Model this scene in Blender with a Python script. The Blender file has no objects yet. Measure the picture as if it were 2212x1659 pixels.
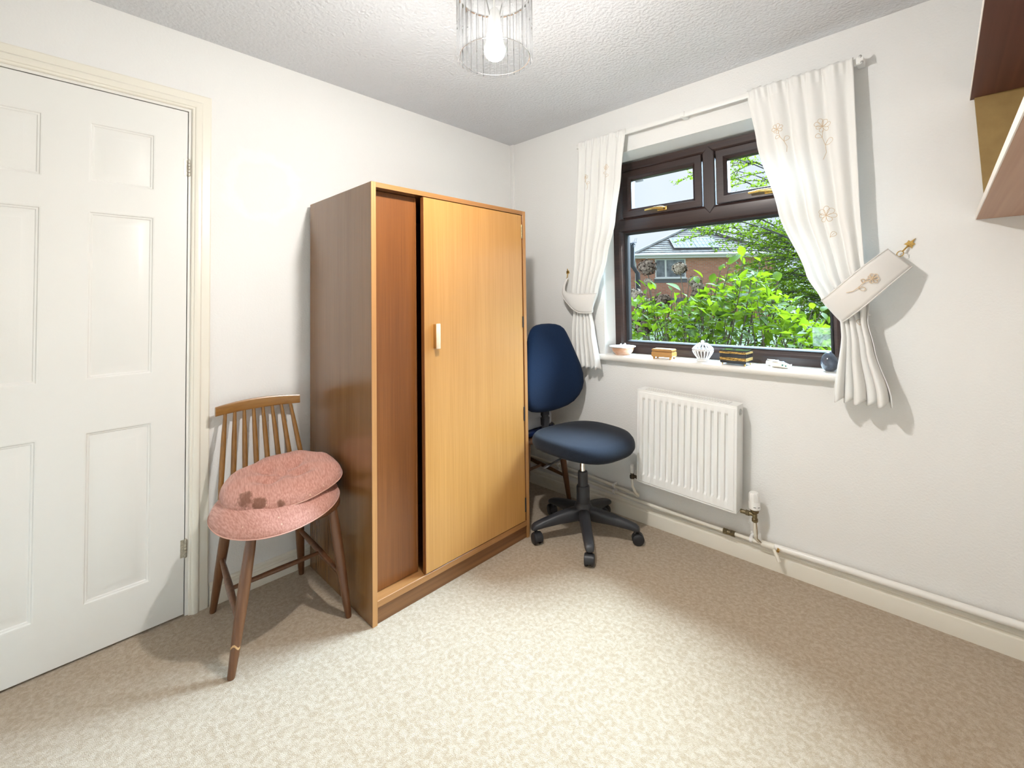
import bpy, bmesh, math, random
from mathutils import Vector, Matrix
from mathutils.bvhtree import BVHTree
R = math.radians
PI = math.pi
random.seed(7)
SC = bpy.context.scene
COL = SC.collection

# ------------------------------------------------------------------ camera
F_PX, YAW, PITCH, ROLL, CY = 963.3, 0.766217, 0.0311375, -0.0136764, 620.27
CAM = Vector((2.16212, -2.25714, 1.20773))
fwd = Vector((-math.sin(YAW) * math.cos(PITCH), math.cos(YAW) * math.cos(PITCH), math.sin(PITCH)))
rgt = Vector((math.cos(YAW), math.sin(YAW), 0))
upv = rgt.cross(fwd)
r2 = rgt * math.cos(ROLL) + upv * math.sin(ROLL)
u2 = -rgt * math.sin(ROLL) + upv * math.cos(ROLL)
cd = bpy.data.cameras.new('camera')
cam = bpy.data.objects.new('camera', cd)
COL.objects.link(cam)
cam.matrix_world = Matrix(((r2.x, u2.x, -fwd.x, CAM.x), (r2.y, u2.y, -fwd.y, CAM.y), (r2.z, u2.z, -fwd.z, CAM.z), (0, 0, 0, 1)))
cd.sensor_fit = 'HORIZONTAL'
cd.sensor_width = 36.0
cd.lens = F_PX / 2212.0 * 36.0
cd.shift_y = -(829.5 - CY) / 2212.0
cd.clip_start = 0.02
cd.clip_end = 300
SC.camera = cam

# ------------------------------------------------------------------ view, sky, daylight
SC.view_settings.view_transform = 'Standard'
SC.view_settings.look = 'None'
SC.view_settings.gamma = 1.0
SC.view_settings.use_curve_mapping = False
SC.view_settings.exposure = 0.79

world = bpy.data.worlds.new('sky')
SC.world = world
world.use_nodes = True
wn, wl = world.node_tree.nodes, world.node_tree.links
wn.clear()
wo = wn.new('ShaderNodeOutputWorld')
wb = wn.new('ShaderNodeBackground')
wt = wn.new('ShaderNodeTexCoord')
wnz = wn.new('ShaderNodeTexNoise')
wnz.inputs['Scale'].default_value = 2.2
wnz.inputs['Detail'].default_value = 4
wr = wn.new('ShaderNodeValToRGB')
wr.color_ramp.elements[0].position = 0.35
wr.color_ramp.elements[0].color = (0.66, 0.76, 0.95, 1)
wr.color_ramp.elements[1].position = 0.7
wr.color_ramp.elements[1].color = (0.90, 0.94, 1.0, 1)
wl.new(wt.outputs['Generated'], wnz.inputs['Vector'])
wl.new(wnz.outputs['Fac'], wr.inputs['Fac'])
wl.new(wr.outputs['Color'], wb.inputs['Color'])
wb.inputs['Strength'].default_value = 0.64
wl.new(wb.outputs['Background'], wo.inputs['Surface'])

SUN_STRENGTH = 41.0
sun = bpy.data.lights.new('hazy_sun', 'SUN')
sun.energy = SUN_STRENGTH
sun.angle = R(52)
sun.color = (0.60, 0.80, 1.0)
suno = bpy.data.objects.new('hazy_sun', sun)
COL.objects.link(suno)
sd = Vector((-0.05, -1.0, -0.75)).normalized()      # direction the daylight travels, into the room
suno.rotation_euler = sd.to_track_quat('-Z', 'Y').to_euler()
suno.location = (1.6, 6, 7)

BULB_STRENGTH = 1080.0

# ------------------------------------------------------------------ materials
MATS = {}


def mat(name, col, rough=0.5, metal=0.0, spec=0.5, col2=None, nscale=8.0, stretch=(1, 1, 1), detail=4.0, ramp=(0.35, 0.65),
        bump=0.0, bscale=60.0, bdist=0.002, coat=0.0, sheen=0.0, trans=0.0, bdetail=3.0, emit=None, coatr=0.12):
    if name in MATS:
        return MATS[name]
    m = bpy.data.materials.new(name)
    m.use_nodes = True
    n, l = m.node_tree.nodes, m.node_tree.links
    b = n['Principled BSDF']
    b.inputs['Base Color'].default_value = (*col, 1)
    b.inputs['Roughness'].default_value = rough
    b.inputs['Metallic'].default_value = metal
    b.inputs['Specular IOR Level'].default_value = spec
    b.inputs['Coat Weight'].default_value = coat
    b.inputs['Coat Roughness'].default_value = coatr
    b.inputs['Sheen Weight'].default_value = sheen
    b.inputs['Transmission Weight'].default_value = trans
    tc = n.new('ShaderNodeTexCoord')
    if col2 is not None:
        mp = n.new('ShaderNodeMapping')
        mp.inputs['Scale'].default_value = stretch
        nz = n.new('ShaderNodeTexNoise')
        nz.inputs['Scale'].default_value = nscale
        nz.inputs['Detail'].default_value = detail
        nz.inputs['Roughness'].default_value = 0.6
        rp = n.new('ShaderNodeValToRGB')
        rp.color_ramp.elements[0].position = ramp[0]
        rp.color_ramp.elements[1].position = ramp[1]
        rp.color_ramp.elements[0].color = (*col, 1)
        rp.color_ramp.elements[1].color = (*col2, 1)
        l.new(tc.outputs['Object'], mp.inputs['Vector'])
        l.new(mp.outputs['Vector'], nz.inputs['Vector'])
        l.new(nz.outputs['Fac'], rp.inputs['Fac'])
        l.new(rp.outputs['Color'], b.inputs['Base Color'])
    if bump > 0:
        nb = n.new('ShaderNodeTexNoise')
        nb.inputs['Scale'].default_value = bscale
        nb.inputs['Detail'].default_value = bdetail
        bp = n.new('ShaderNodeBump')
        bp.inputs['Strength'].default_value = bump
        bp.inputs['Distance'].default_value = bdist
        l.new(tc.outputs['Object'], nb.inputs['Vector'])
        l.new(nb.outputs['Fac'], bp.inputs['Height'])
        l.new(bp.outputs['Normal'], b.inputs['Normal'])
    if emit:
        b.inputs['Emission Color'].default_value = (*emit[0], 1)
        b.inputs['Emission Strength'].default_value = emit[1]
    MATS[name] = m
    return m


def thin_glass(name, tint=(1, 1, 1), refl=0.10, rough=0.0):
    m = bpy.data.materials.new(name)
    m.use_nodes = True
    n, l = m.node_tree.nodes, m.node_tree.links
    n.clear()
    o = n.new('ShaderNodeOutputMaterial')
    mx = n.new('ShaderNodeMixShader')
    t = n.new('ShaderNodeBsdfTransparent')
    t.inputs['Color'].default_value = (*tint, 1)
    g = n.new('ShaderNodeBsdfGlossy')
    g.inputs['Roughness'].default_value = rough
    lw = n.new('ShaderNodeLayerWeight')
    lw.inputs['Blend'].default_value = refl
    l.new(lw.outputs['Fresnel'], mx.inputs['Fac'])
    l.new(t.outputs['BSDF'], mx.inputs[1])
    l.new(g.outputs['BSDF'], mx.inputs[2])
    l.new(mx.outputs['Shader'], o.inputs['Surface'])
    return m


def translucent(name, col, trans=0.35, rough=0.9, col2=None, nscale=40, bump=0.0, transcol=None):
    m = bpy.data.materials.new(name)
    m.use_nodes = True
    n, l = m.node_tree.nodes, m.node_tree.links
    n.clear()
    o = n.new('ShaderNodeOutputMaterial')
    mx = n.new('ShaderNodeMixShader')
    d = n.new('ShaderNodeBsdfPrincipled')
    d.inputs['Base Color'].default_value = (*col, 1)
    d.inputs['Roughness'].default_value = rough
    d.inputs['Specular IOR Level'].default_value = 0.12
    t = n.new('ShaderNodeBsdfTranslucent')
    t.inputs['Color'].default_value = (*(transcol or col), 1)
    mx.inputs['Fac'].default_value = trans
    if col2 is not None:
        tc = n.new('ShaderNodeTexCoord')
        nz = n.new('ShaderNodeTexNoise')
        nz.inputs['Scale'].default_value = nscale
        nz.inputs['Detail'].default_value = 2
        rp = n.new('ShaderNodeValToRGB')
        rp.color_ramp.elements[0].position = 0.36
        rp.color_ramp.elements[1].position = 0.64
        rp.color_ramp.elements[0].color = (*col, 1)
        rp.color_ramp.elements[1].color = (*col2, 1)
        l.new(tc.outputs['Object'], nz.inputs['Vector'])
        l.new(nz.outputs['Fac'], rp.inputs['Fac'])
        l.new(rp.outputs['Color'], d.inputs['Base Color'])
        if transcol is None:
            l.new(rp.outputs['Color'], t.inputs['Color'])
    l.new(d.outputs['BSDF'], mx.inputs[1])
    l.new(t.outputs['BSDF'], mx.inputs[2])
    l.new(mx.outputs['Shader'], o.inputs['Surface'])
    MATS[name] = m
    return m


def wallpaper(name, col, patch=False):
    m = mat(name, col, rough=0.75, spec=0.25, bump=0.35, bscale=130, bdist=0.004, bdetail=4)
    if patch:      # a roundish touched-up patch in a whiter paint, with a ragged edge
        n, l = m.node_tree.nodes, m.node_tree.links
        b = n['Principled BSDF']
        tc = n.new('ShaderNodeTexCoord')
        nz = n.new('ShaderNodeTexNoise')
        nz.inputs['Scale'].default_value = 14
        nz.inputs['Detail'].default_value = 5
        sub = n.new('ShaderNodeVectorMath'); sub.operation = 'SUBTRACT'
        sub.inputs[1].default_value = (0, -1.60, 1.73)
        ad = n.new('ShaderNodeMath'); ad.operation = 'MULTIPLY_ADD'
        ln = n.new('ShaderNodeVectorMath'); ln.operation = 'LENGTH'
        l.new(tc.outputs['Object'], nz.inputs['Vector'])
        l.new(tc.outputs['Object'], sub.inputs[0])
        l.new(sub.outputs['Vector'], ln.inputs[0])
        l.new(nz.outputs['Fac'], ad.inputs[0])
        ad.inputs[1].default_value = 0.12
        l.new(ln.outputs['Value'], ad.inputs[2])
        rp = n.new('ShaderNodeValToRGB')
        e = rp.color_ramp.elements
        w = (0.862, 0.855, 0.835, 1)
        e[0].position = 0.165; e[0].color = (*col, 1)
        e[1].position = 0.185; e[1].color = w
        e2 = e.new(0.205); e2.color = w
        e3 = e.new(0.23); e3.color = (*col, 1)
        l.new(ad.outputs['Value'], rp.inputs['Fac'])
        l.new(rp.outputs['Color'], b.inputs['Base Color'])
    return m


WALL = wallpaper('wallpaper', (0.835, 0.825, 0.80))
WALL_L = wallpaper('wallpaper_patched', (0.835, 0.825, 0.80), True)
CEIL = mat('ceiling_artex', (0.70, 0.705, 0.725), 0.9, spec=0.1, bump=0.6, bscale=75, bdist=0.012, bdetail=3)
REVEAL = mat('reveal_paint', (0.84, 0.83, 0.80), 0.6, bump=0.1, bscale=40)
GLOSS = mat('white_gloss_paint', (0.83, 0.81, 0.76), 0.28, bump=0.08, bscale=160, bdist=0.001)
DOORM = mat('door_paint', (0.83, 0.82, 0.78), 0.32, bump=0.1, bscale=220, bdist=0.0008)
CREAMG = mat('cream_gloss_paint', (0.84, 0.80, 0.70), 0.3, bump=0.06, bscale=90, bdist=0.001)


def carpet():
    m = mat('carpet', (0.40, 0.29, 0.175), 0.95, spec=0.05, sheen=0.45)
    n, l = m.node_tree.nodes, m.node_tree.links
    b = n['Principled BSDF']
    b.inputs['Sheen Roughness'].default_value = 0.5
    tc = n.new('ShaderNodeTexCoord')
    n1 = n.new('ShaderNodeTexNoise'); n1.inputs['Scale'].default_value = 70; n1.inputs['Detail'].default_value = 5
    n1.inputs['Distortion'].default_value = 0.6
    n2 = n.new('ShaderNodeTexNoise'); n2.inputs['Scale'].default_value = 420; n2.inputs['Detail'].default_value = 2
    r1 = n.new('ShaderNodeValToRGB')
    r1.color_ramp.elements[0].position = 0.38; r1.color_ramp.elements[0].color = (0.43, 0.322, 0.205, 1)
    r1.color_ramp.elements[1].position = 0.68; r1.color_ramp.elements[1].color = (0.575, 0.475, 0.355, 1)
    mx = n.new('ShaderNodeMix'); mx.data_type = 'RGBA'; mx.blend_type = 'MULTIPLY'; mx.inputs['Factor'].default_value = 0.55
    r2_ = n.new('ShaderNodeValToRGB')
    r2_.color_ramp.elements[0].position = 0.3; r2_.color_ramp.elements[0].color = (0.55, 0.5, 0.46, 1)
    r2_.color_ramp.elements[1].position = 0.62; r2_.color_ramp.elements[1].color = (1, 1, 1, 1)
    l.new(tc.outputs['Object'], n1.inputs['Vector']); l.new(tc.outputs['Object'], n2.inputs['Vector'])
    l.new(n1.outputs['Fac'], r1.inputs['Fac']); l.new(n2.outputs['Fac'], r2_.inputs['Fac'])
    l.new(r1.outputs['Color'], mx.inputs[6]); l.new(r2_.outputs['Color'], mx.inputs[7])
    l.new(mx.outputs[2], b.inputs['Base Color'])
    bp = n.new('ShaderNodeBump'); bp.inputs['Strength'].default_value = 0.8; bp.inputs['Distance'].default_value = 0.004
    l.new(n2.outputs['Fac'], bp.inputs['Height']); l.new(bp.outputs['Normal'], b.inputs['Normal'])
    return m


CARPET = carpet()


def wood(name, c1, c2, rough=0.35, coat=0.3, fine=260.0, along='z', broad=14.0):
    """straight-grained veneer: fine streaks plus broad bands running along one axis"""
    m = mat(name, c1, rough, coat=coat, coatr=0.22)
    n, l = m.node_tree.nodes, m.node_tree.links
    b = n['Principled BSDF']
    tc = n.new('ShaderNodeTexCoord')
    k = {'x': (0.012, 1, 1), 'y': (1, 0.012, 1), 'z': (1, 1, 0.012)}[along]
    cols = []
    for sc, det in ((fine, 3), (broad, 4)):
        mp = n.new('ShaderNodeMapping'); mp.inputs['Scale'].default_value = [v * sc for v in k]
        nz = n.new('ShaderNodeTexNoise'); nz.inputs['Scale'].default_value = 1; nz.inputs['Detail'].default_value = det
        l.new(tc.outputs['Object'], mp.inputs['Vector']); l.new(mp.outputs['Vector'], nz.inputs['Vector'])
        cols.append(nz)
    ad = n.new('ShaderNodeMix'); ad.data_type = 'FLOAT'; ad.inputs['Factor'].default_value = 0.45
    l.new(cols[0].outputs['Fac'], ad.inputs[2]); l.new(cols[1].outputs['Fac'], ad.inputs[3])
    rp = n.new('ShaderNodeValToRGB')
    rp.color_ramp.elements[0].position = 0.36; rp.color_ramp.elements[0].color = (*c1, 1)
    rp.color_ramp.elements[1].position = 0.64; rp.color_ramp.elements[1].color = (*c2, 1)
    l.new(ad.outputs[0], rp.inputs['Fac']); l.new(rp.outputs['Color'], b.inputs['Base Color'])
    bp = n.new('ShaderNodeBump'); bp.inputs['Strength'].default_value = 0.08; bp.inputs['Distance'].default_value = 0.0006
    l.new(cols[0].outputs['Fac'], bp.inputs['Height']); l.new(bp.outputs['Normal'], b.inputs['Normal'])
    return m


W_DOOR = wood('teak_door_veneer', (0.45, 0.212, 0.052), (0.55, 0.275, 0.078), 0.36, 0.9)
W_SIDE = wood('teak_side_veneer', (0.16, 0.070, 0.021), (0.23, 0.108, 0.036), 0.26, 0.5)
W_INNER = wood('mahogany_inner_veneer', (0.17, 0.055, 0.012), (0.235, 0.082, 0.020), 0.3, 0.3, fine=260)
W_EDGE = wood('teak_edge', (0.40, 0.185, 0.06), (0.50, 0.25, 0.09), 0.4, 0.1)
W_RAIL = wood('teak_rail', (0.30, 0.13, 0.04), (0.42, 0.20, 0.07), 0.35, 0.2, along='y')
W_PLINTH = wood('dark_plinth', (0.13, 0.05, 0.016), (0.26, 0.115, 0.04), 0.35, 0.2, fine=60, along='y')
W_PALE = mat('pale_handle_wood', (0.80, 0.66, 0.48), 0.4, col2=(0.72, 0.56, 0.38), nscale=30)
W_CHAIR = wood('chair_beech_stain', (0.19, 0.085, 0.018), (0.29, 0.14, 0.032), 0.32, 0.35, fine=120)
W_CHAIRLEG = wood('chair_leg_stain', (0.10, 0.037, 0.014), (0.165, 0.068, 0.026), 0.36, 0.3, fine=120)
W_CREST = wood('chair_crest_stain', (0.24, 0.11, 0.025), (0.36, 0.18, 0.045), 0.3, 0.4, fine=90, along='y')
W_WIN = wood('rosewood_foil', (0.018, 0.008, 0.0075), (0.040, 0.0175, 0.0135), 0.42, 0.06, fine=140, along='x')
W_WINV = wood('rosewood_foil_upright', (0.018, 0.008, 0.0075), (0.040, 0.0175, 0.0135), 0.42, 0.06, fine=140, along='z')
W_SHELF = wood('shelf_underside', (0.40, 0.235, 0.16), (0.50, 0.31, 0.215), 0.6, 0.0, fine=70, along='y')
W_SHELF_D = wood('dark_shelf_board', (0.095, 0.032, 0.022), (0.14, 0.05, 0.034), 0.55, 0.0, fine=70, along='y')
W_SHELF_E = mat('pale_shelf_edge', (0.78, 0.72, 0.66), 0.5)
W_MUST = mat('mustard_panel', (0.36, 0.24, 0.085), 0.6, col2=(0.31, 0.20, 0.07), nscale=20)
FAB_NAVY = mat('navy_woven_fabric', (0.006, 0.015, 0.040), 0.95, spec=0.08, sheen=0.06, col2=(0.010, 0.024, 0.058), nscale=500, bump=0.4, bscale=700, bdist=0.001)
FAB_SEAT = mat('charcoal_woven_fabric', (0.010, 0.013, 0.020), 0.95, spec=0.08, sheen=0.10, col2=(0.018, 0.023, 0.034), nscale=500, bump=0.4, bscale=700, bdist=0.001)
PLASTIC = mat('black_plastic', (0.030, 0.031, 0.036), 0.42, bump=0.1, bscale=300, bdist=0.0006)
PLASTIC_W = mat('castor_plastic', (0.020, 0.020, 0.023), 0.45)
CHROME = mat('chrome', (0.85, 0.85, 0.85), 0.12, metal=1.0)
BRASS = mat('brass', (0.75, 0.50, 0.16), 0.25, metal=1.0, col2=(0.55, 0.36, 0.12), nscale=90)
BRASS_OLD = mat('tarnished_brass', (0.30, 0.24, 0.13), 0.4, metal=0.9, col2=(0.14, 0.11, 0.07), nscale=70)
STEEL = mat('steel', (0.55, 0.55, 0.54), 0.3, metal=1.0)
HINGE = mat('worn_hinge_steel', (0.42, 0.39, 0.32), 0.35, metal=0.9, col2=(0.62, 0.58, 0.5), nscale=120)
DARK_GAP = mat('dark_gap_rubber', (0.012, 0.010, 0.010), 0.7)  # near-black finish for the glazing bead, slot marks and lower hinges
RAD = mat('radiator_enamel', (0.86, 0.86, 0.84), 0.28)
WHITEP = mat('white_plastic', (0.84, 0.83, 0.80), 0.35)
PIPE = mat('cream_painted_pipe', (0.80, 0.76, 0.66), 0.35, bump=0.06, bscale=60, bdist=0.001)
GLASS = thin_glass('window_glass', (0.97, 0.99, 0.985), 0.06)
CRYSTAL = thin_glass('crystal_glass', (0.95, 0.955, 0.96), 0.20, 0.04)
_n, _l = CRYSTAL.node_tree.nodes, CRYSTAL.node_tree.links       # a trace of cloudiness makes the prisms glow beside the bulb
_t = _n.new('ShaderNodeBsdfTranslucent'); _m = _n.new('ShaderNodeMixShader'); _m.inputs['Fac'].default_value = 0.0022
_o = [q for q in _n if q.type == 'OUTPUT_MATERIAL'][0]; _src = _o.inputs['Surface'].links[0].from_socket
_l.new(_src, _m.inputs[1]); _l.new(_t.outputs['BSDF'], _m.inputs[2]); _l.new(_m.outputs['Shader'], _o.inputs['Surface'])
CURT = translucent('ivory_curtain_cloth', (0.925, 0.915, 0.885), 0.16, 0.9)
TIECL = translucent('ivory_tieback_cloth', (0.84, 0.81, 0.77), 0.12, 0.85)
THREAD = mat('gold_brown_thread', (0.66, 0.50, 0.33), 0.7)


def pink_fabric():
    m = mat('pink_dotted_fabric', (0.52, 0.245, 0.185), 0.92, spec=0.1, sheen=0.25)
    n, l = m.node_tree.nodes, m.node_tree.links
    b = n['Principled BSDF']
    tc = n.new('ShaderNodeTexCoord')
    nz = n.new('ShaderNodeTexNoise'); nz.inputs['Scale'].default_value = 160
    mp0 = n.new('ShaderNodeMapping'); mp0.inputs['Scale'].default_value = (0.15, 1.6, 1)
    l.new(tc.outputs['Object'], mp0.inputs['Vector']); l.new(mp0.outputs['Vector'], nz.inputs['Vector'])
    rp = n.new('ShaderNodeValToRGB')
    rp.color_ramp.elements[0].position = 0.35; rp.color_ramp.elements[0].color = (0.45, 0.21, 0.165, 1)
    rp.color_ramp.elements[1].position = 0.65; rp.color_ramp.elements[1].color = (0.60, 0.32, 0.26, 1)
    l.new(nz.outputs['Fac'], rp.inputs['Fac'])
    vo = n.new('ShaderNodeTexVoronoi'); vo.inputs['Scale'].default_value = 42; vo.inputs['Randomness'].default_value = 0.35
    cr = n.new('ShaderNodeValToRGB')
    cr.color_ramp.elements[0].position = 0.055; cr.color_ramp.elements[0].color = (1, 1, 1, 1)
    cr.color_ramp.elements[1].position = 0.10; cr.color_ramp.elements[1].color = (0, 0, 0, 1)
    mp1 = n.new('ShaderNodeMapping'); mp1.inputs['Scale'].default_value = (1, 1, 0.35)
    l.new(tc.outputs['Object'], mp1.inputs['Vector']); l.new(mp1.outputs['Vector'], vo.inputs['Vector'])
    l.new(vo.outputs['Distance'], cr.inputs['Fac'])
    mx = n.new('ShaderNodeMix'); mx.data_type = 'RGBA'
    l.new(cr.outputs['Color'], mx.inputs['Factor']); l.new(rp.outputs['Color'], mx.inputs[6])
    mx.inputs[7].default_value = (0.74, 0.50, 0.36, 1)
    l.new(mx.outputs[2], b.inputs['Base Color'])
    bp = n.new('ShaderNodeBump'); bp.inputs['Strength'].default_value = 0.3; bp.inputs['Distance'].default_value = 0.001
    l.new(nz.outputs['Fac'], bp.inputs['Height']); l.new(bp.outputs['Normal'], b.inputs['Normal'])
    return m


def stain(m0, name, spots, col):
    """copy of a fabric with brown stains of a given place (object coordinates) and radius"""
    m = m0.copy(); m.name = name
    n, l = m.node_tree.nodes, m.node_tree.links
    b = n['Principled BSDF']
    src = b.inputs['Base Color'].links[0].from_socket
    tc = n.new('ShaderNodeTexCoord')
    nz = n.new('ShaderNodeTexNoise'); nz.inputs['Scale'].default_value = 45; nz.inputs['Detail'].default_value = 4
    l.new(tc.outputs['Object'], nz.inputs['Vector'])
    for (p, r) in spots:
        sub = n.new('ShaderNodeVectorMath'); sub.operation = 'DISTANCE'; sub.inputs[1].default_value = p
        l.new(tc.outputs['Object'], sub.inputs[0])
        ad = n.new('ShaderNodeMath'); ad.operation = 'MULTIPLY_ADD'; ad.inputs[1].default_value = r * 2.4
        l.new(nz.outputs['Fac'], ad.inputs[0]); l.new(sub.outputs['Value'], ad.inputs[2])
        rp = n.new('ShaderNodeValToRGB')
        rp.color_ramp.elements[0].position = r * 1.9; rp.color_ramp.elements[0].color = (0.85, 0.85, 0.85, 1)
        rp.color_ramp.elements[1].position = r * 2.35; rp.color_ramp.elements[1].color = (0, 0, 0, 1)
        l.new(ad.outputs['Value'], rp.inputs['Fac'])
        mx = n.new('ShaderNodeMix'); mx.data_type = 'RGBA'
        l.new(rp.outputs['Color'], mx.inputs['Factor']); l.new(src, mx.inputs[6])
        mx.inputs[7].default_value = (*col, 1)
        src = mx.outputs[2]
    l.new(src, b.inputs['Base Color'])
    return m


PINK = pink_fabric()

# ------------------------------------------------------------------ mesh helpers


class MB:
    """collects vertices and faces in world coordinates"""
    def __init__(s): s.v, s.f = [], []

    def add(s, vs, fs):
        o = len(s.v); s.v += [tuple(v) for v in vs]; s.f += [tuple(i + o for i in f) for f in fs]
        return s

    def box(s, x0, x1, y0, y1, z0, z1):
        return s.add([(x0, y0, z0), (x1, y0, z0), (x1, y1, z0), (x0, y1, z0), (x0, y0, z1), (x1, y0, z1), (x1, y1, z1), (x0, y1, z1)],
                     [(0, 3, 2, 1), (4, 5, 6, 7), (0, 1, 5, 4), (1, 2, 6, 5), (2, 3, 7, 6), (3, 0, 4, 7)])

    def bbox(s, x0, x1, y0, y1, z0, z1, b=0.002, seg=2):
        bm = bmesh.new()
        bmesh.ops.create_cube(bm, size=1)
        for v in bm.verts:
            v.co = Vector(((x0 + x1) / 2 + v.co.x * (x1 - x0), (y0 + y1) / 2 + v.co.y * (y1 - y0), (z0 + z1) / 2 + v.co.z * (z1 - z0)))
        bmesh.ops.bevel(bm, geom=bm.edges[:], offset=b, segments=seg, profile=0.5, affect='EDGES')
        return s.bm(bm)

    def bm(s, bm, M=None):
        bm.verts.index_update()
        vs = [(M @ v.co if M else v.co.copy()) for v in bm.verts]
        s.add(vs, [[v.index for v in f.verts] for f in bm.faces]); bm.free()
        return s

    def tube(s, pts, rad, n=12, caps=True, up=(0, 0, 1)):
        pts = [Vector(p) for p in pts]
        rads = rad if isinstance(rad, (list, tuple)) else [rad] * len(pts)
        vs, fs = [], []
        prev = None
        for i, p in enumerate(pts):
            t = (pts[min(i + 1, len(pts) - 1)] - pts[max(i - 1, 0)]).normalized()
            if prev is None:
                a = Vector(up)
                if abs(a.dot(t)) > 0.95: a = Vector((1, 0, 0))
                nrm = (a - t * a.dot(t)).normalized()
            else:
                nrm = (prev - t * prev.dot(t)).normalized()
            prev = nrm
            bn = t.cross(nrm)
            for k in range(n):
                th = 2 * PI * k / n
                vs.append(p + (nrm * math.cos(th) + bn * math.sin(th)) * rads[i])
        for i in range(len(pts) - 1):
            for k in range(n):
                a, b = i * n + k, i * n + (k + 1) % n
                fs.append((a, b, b + n, a + n))
        if caps:
            fs.append(tuple(range(n - 1, -1, -1))); fs.append(tuple((len(pts) - 1) * n + k for k in range(n)))
        return s.add(vs, fs)

    def lathe(s, prof, c=(0, 0, 0), n=32, M=None, caps=True):
        """prof: (radius, z) from one end to the other, about z through c"""
        vs, fs = [], []
        for (r, z) in prof:
            for k in range(n):
                th = 2 * PI * k / n
                v = Vector((r * math.cos(th), r * math.sin(th), z))
                if M: v = M @ v
                vs.append(v + Vector(c))
        for i in range(len(prof) - 1):
            for k in range(n):
                a, b = i * n + k, i * n + (k + 1) % n
                fs.append((a, b, b + n, a + n))
        if caps:
            if prof[0][0] > 1e-5: fs.append(tuple(range(n - 1, -1, -1)))
            if prof[-1][0] > 1e-5: fs.append(tuple((len(prof) - 1) * n + k for k in range(n)))
        return s.add(vs, fs)

    def loft(s, loops, close=True, cap0=False, cap1=False):
        n = len(loops[0]); vs, fs = [], []
        for lp in loops: vs += lp
        for i in range(len(loops) - 1):
            for k in range(n if close else n - 1):
                a, b = i * n + k, i * n + (k + 1) % n
                fs.append((a, b, b + n, a + n))
        if cap0: fs.append(tuple(range(n - 1, -1, -1)))
        if cap1: fs.append(tuple((len(loops) - 1) * n + k for k in range(n)))
        return s.add(vs, fs)

    def ring(s, a0, a1, b0, b1, prof, fn, cap=False):
        """rectangular frame: prof is (inset, depth) loops; fn(a,b,d) gives the point"""
        loops = []
        for (i, d) in prof:
            loops.append([fn(a0 + i, b0 + i, d), fn(a1 - i, b0 + i, d), fn(a1 - i, b1 - i, d), fn(a0 + i, b1 - i, d)])
        return s.loft(loops, True, False, cap)

    def holes(s, aa, bb, hs, fn):
        """plate over [aa]x[bb] with rectangular holes (a0,a1,b0,b1)"""
        A = sorted(set([aa[0], aa[1]] + [v for h in hs for v in h[:2]]))
        B = sorted(set([bb[0], bb[1]] + [v for h in hs for v in h[2:]]))
        A = [a for a in A if aa[0] <= a <= aa[1]]; B = [b for b in B if bb[0] <= b <= bb[1]]
        for i in range(len(A) - 1):
            for j in range(len(B) - 1):
                ca, cb = (A[i] + A[i + 1]) / 2, (B[j] + B[j + 1]) / 2
                if any(h[0] < ca < h[1] and h[2] < cb < h[3] for h in hs): continue
                s.add([fn(A[i], B[j]), fn(A[i + 1], B[j]), fn(A[i + 1], B[j + 1]), fn(A[i], B[j + 1])], [(0, 1, 2, 3)])
        return s


def root_of(o):
    while o.parent: o = o.parent
    return o


def obj(name, mb, m, parent=None, smooth=35, local=False, fixn=True):
    me = bpy.data.meshes.new(name)
    vs = mb.v
    if parent is not None and not local:
        inv = root_of(parent).matrix_basis.inverted()
        vs = [inv @ Vector(v) for v in vs]
    me.from_pydata([tuple(v) for v in vs], [], mb.f)
    me.update()
    if fixn:
        bm = bmesh.new(); bm.from_mesh(me)
        bmesh.ops.remove_doubles(bm, verts=bm.verts, dist=1e-6)
        bmesh.ops.recalc_face_normals(bm, faces=bm.faces)
        bm.to_mesh(me); bm.free()
    if smooth:
        me.shade_smooth()
        me.set_sharp_from_angle(angle=R(smooth))
    me.materials.append(m)
    o = bpy.data.objects.new(name, me)
    COL.objects.link(o)
    if parent is not None: o.parent = parent
    return o


def tag(o, label, cat, group=None):
    o['label'] = label; o['category'] = cat
    if group: o['group'] = group
    return o


def thing(name, label, cat, loc=(0, 0, 0), rot=(0, 0, 0), group=None):
    o = bpy.data.objects.new(name, None)
    o.empty_display_size = 0.1
    COL.objects.link(o)
    o.location = loc; o.rotation_euler = rot
    o.matrix_basis = Matrix.LocRotScale(Vector(loc), __import__('mathutils').Euler(rot), None)
    return tag(o, label, cat, group)


def struct(name, mb, m, smooth=35):
    o = obj(name, mb, m, None, smooth); o['kind'] = 'structure'
    return o



# ------------------------------------------------------------------ the room
H = 2.3036
X1, Y1 = 2.52, -2.85
WIN = dict(x0=0.738, x1=1.880, z0=0.893, z1=2.016)     # window frame outside edges
YF = 0.12                                              # plane of the frame's room face
OPN = (0.738, 1.880, 0.88, 2.045)                      # opening in the plaster

mb = MB(); mb.box(-0.1, X1 + 0.1, Y1 - 0.1, 0.02, -0.06, 0.0)
struct('floor', mb, CARPET)
mb = MB(); mb.box(-0.1, X1 + 0.1, Y1 - 0.1, 0.02, H, H + 0.1)
struct('ceiling', mb, CEIL)

mb = MB()
o = OPN
mb.holes((-0.1, X1 + 0.1), (-0.02, H), [o], lambda a, b: (a, 0.0, b))
mb.holes((-0.1, X1 + 0.1), (-0.6, H + 0.3), [o], lambda a, b: (a, 0.27, b))
struct('wall_window', mb, WALL)
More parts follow.
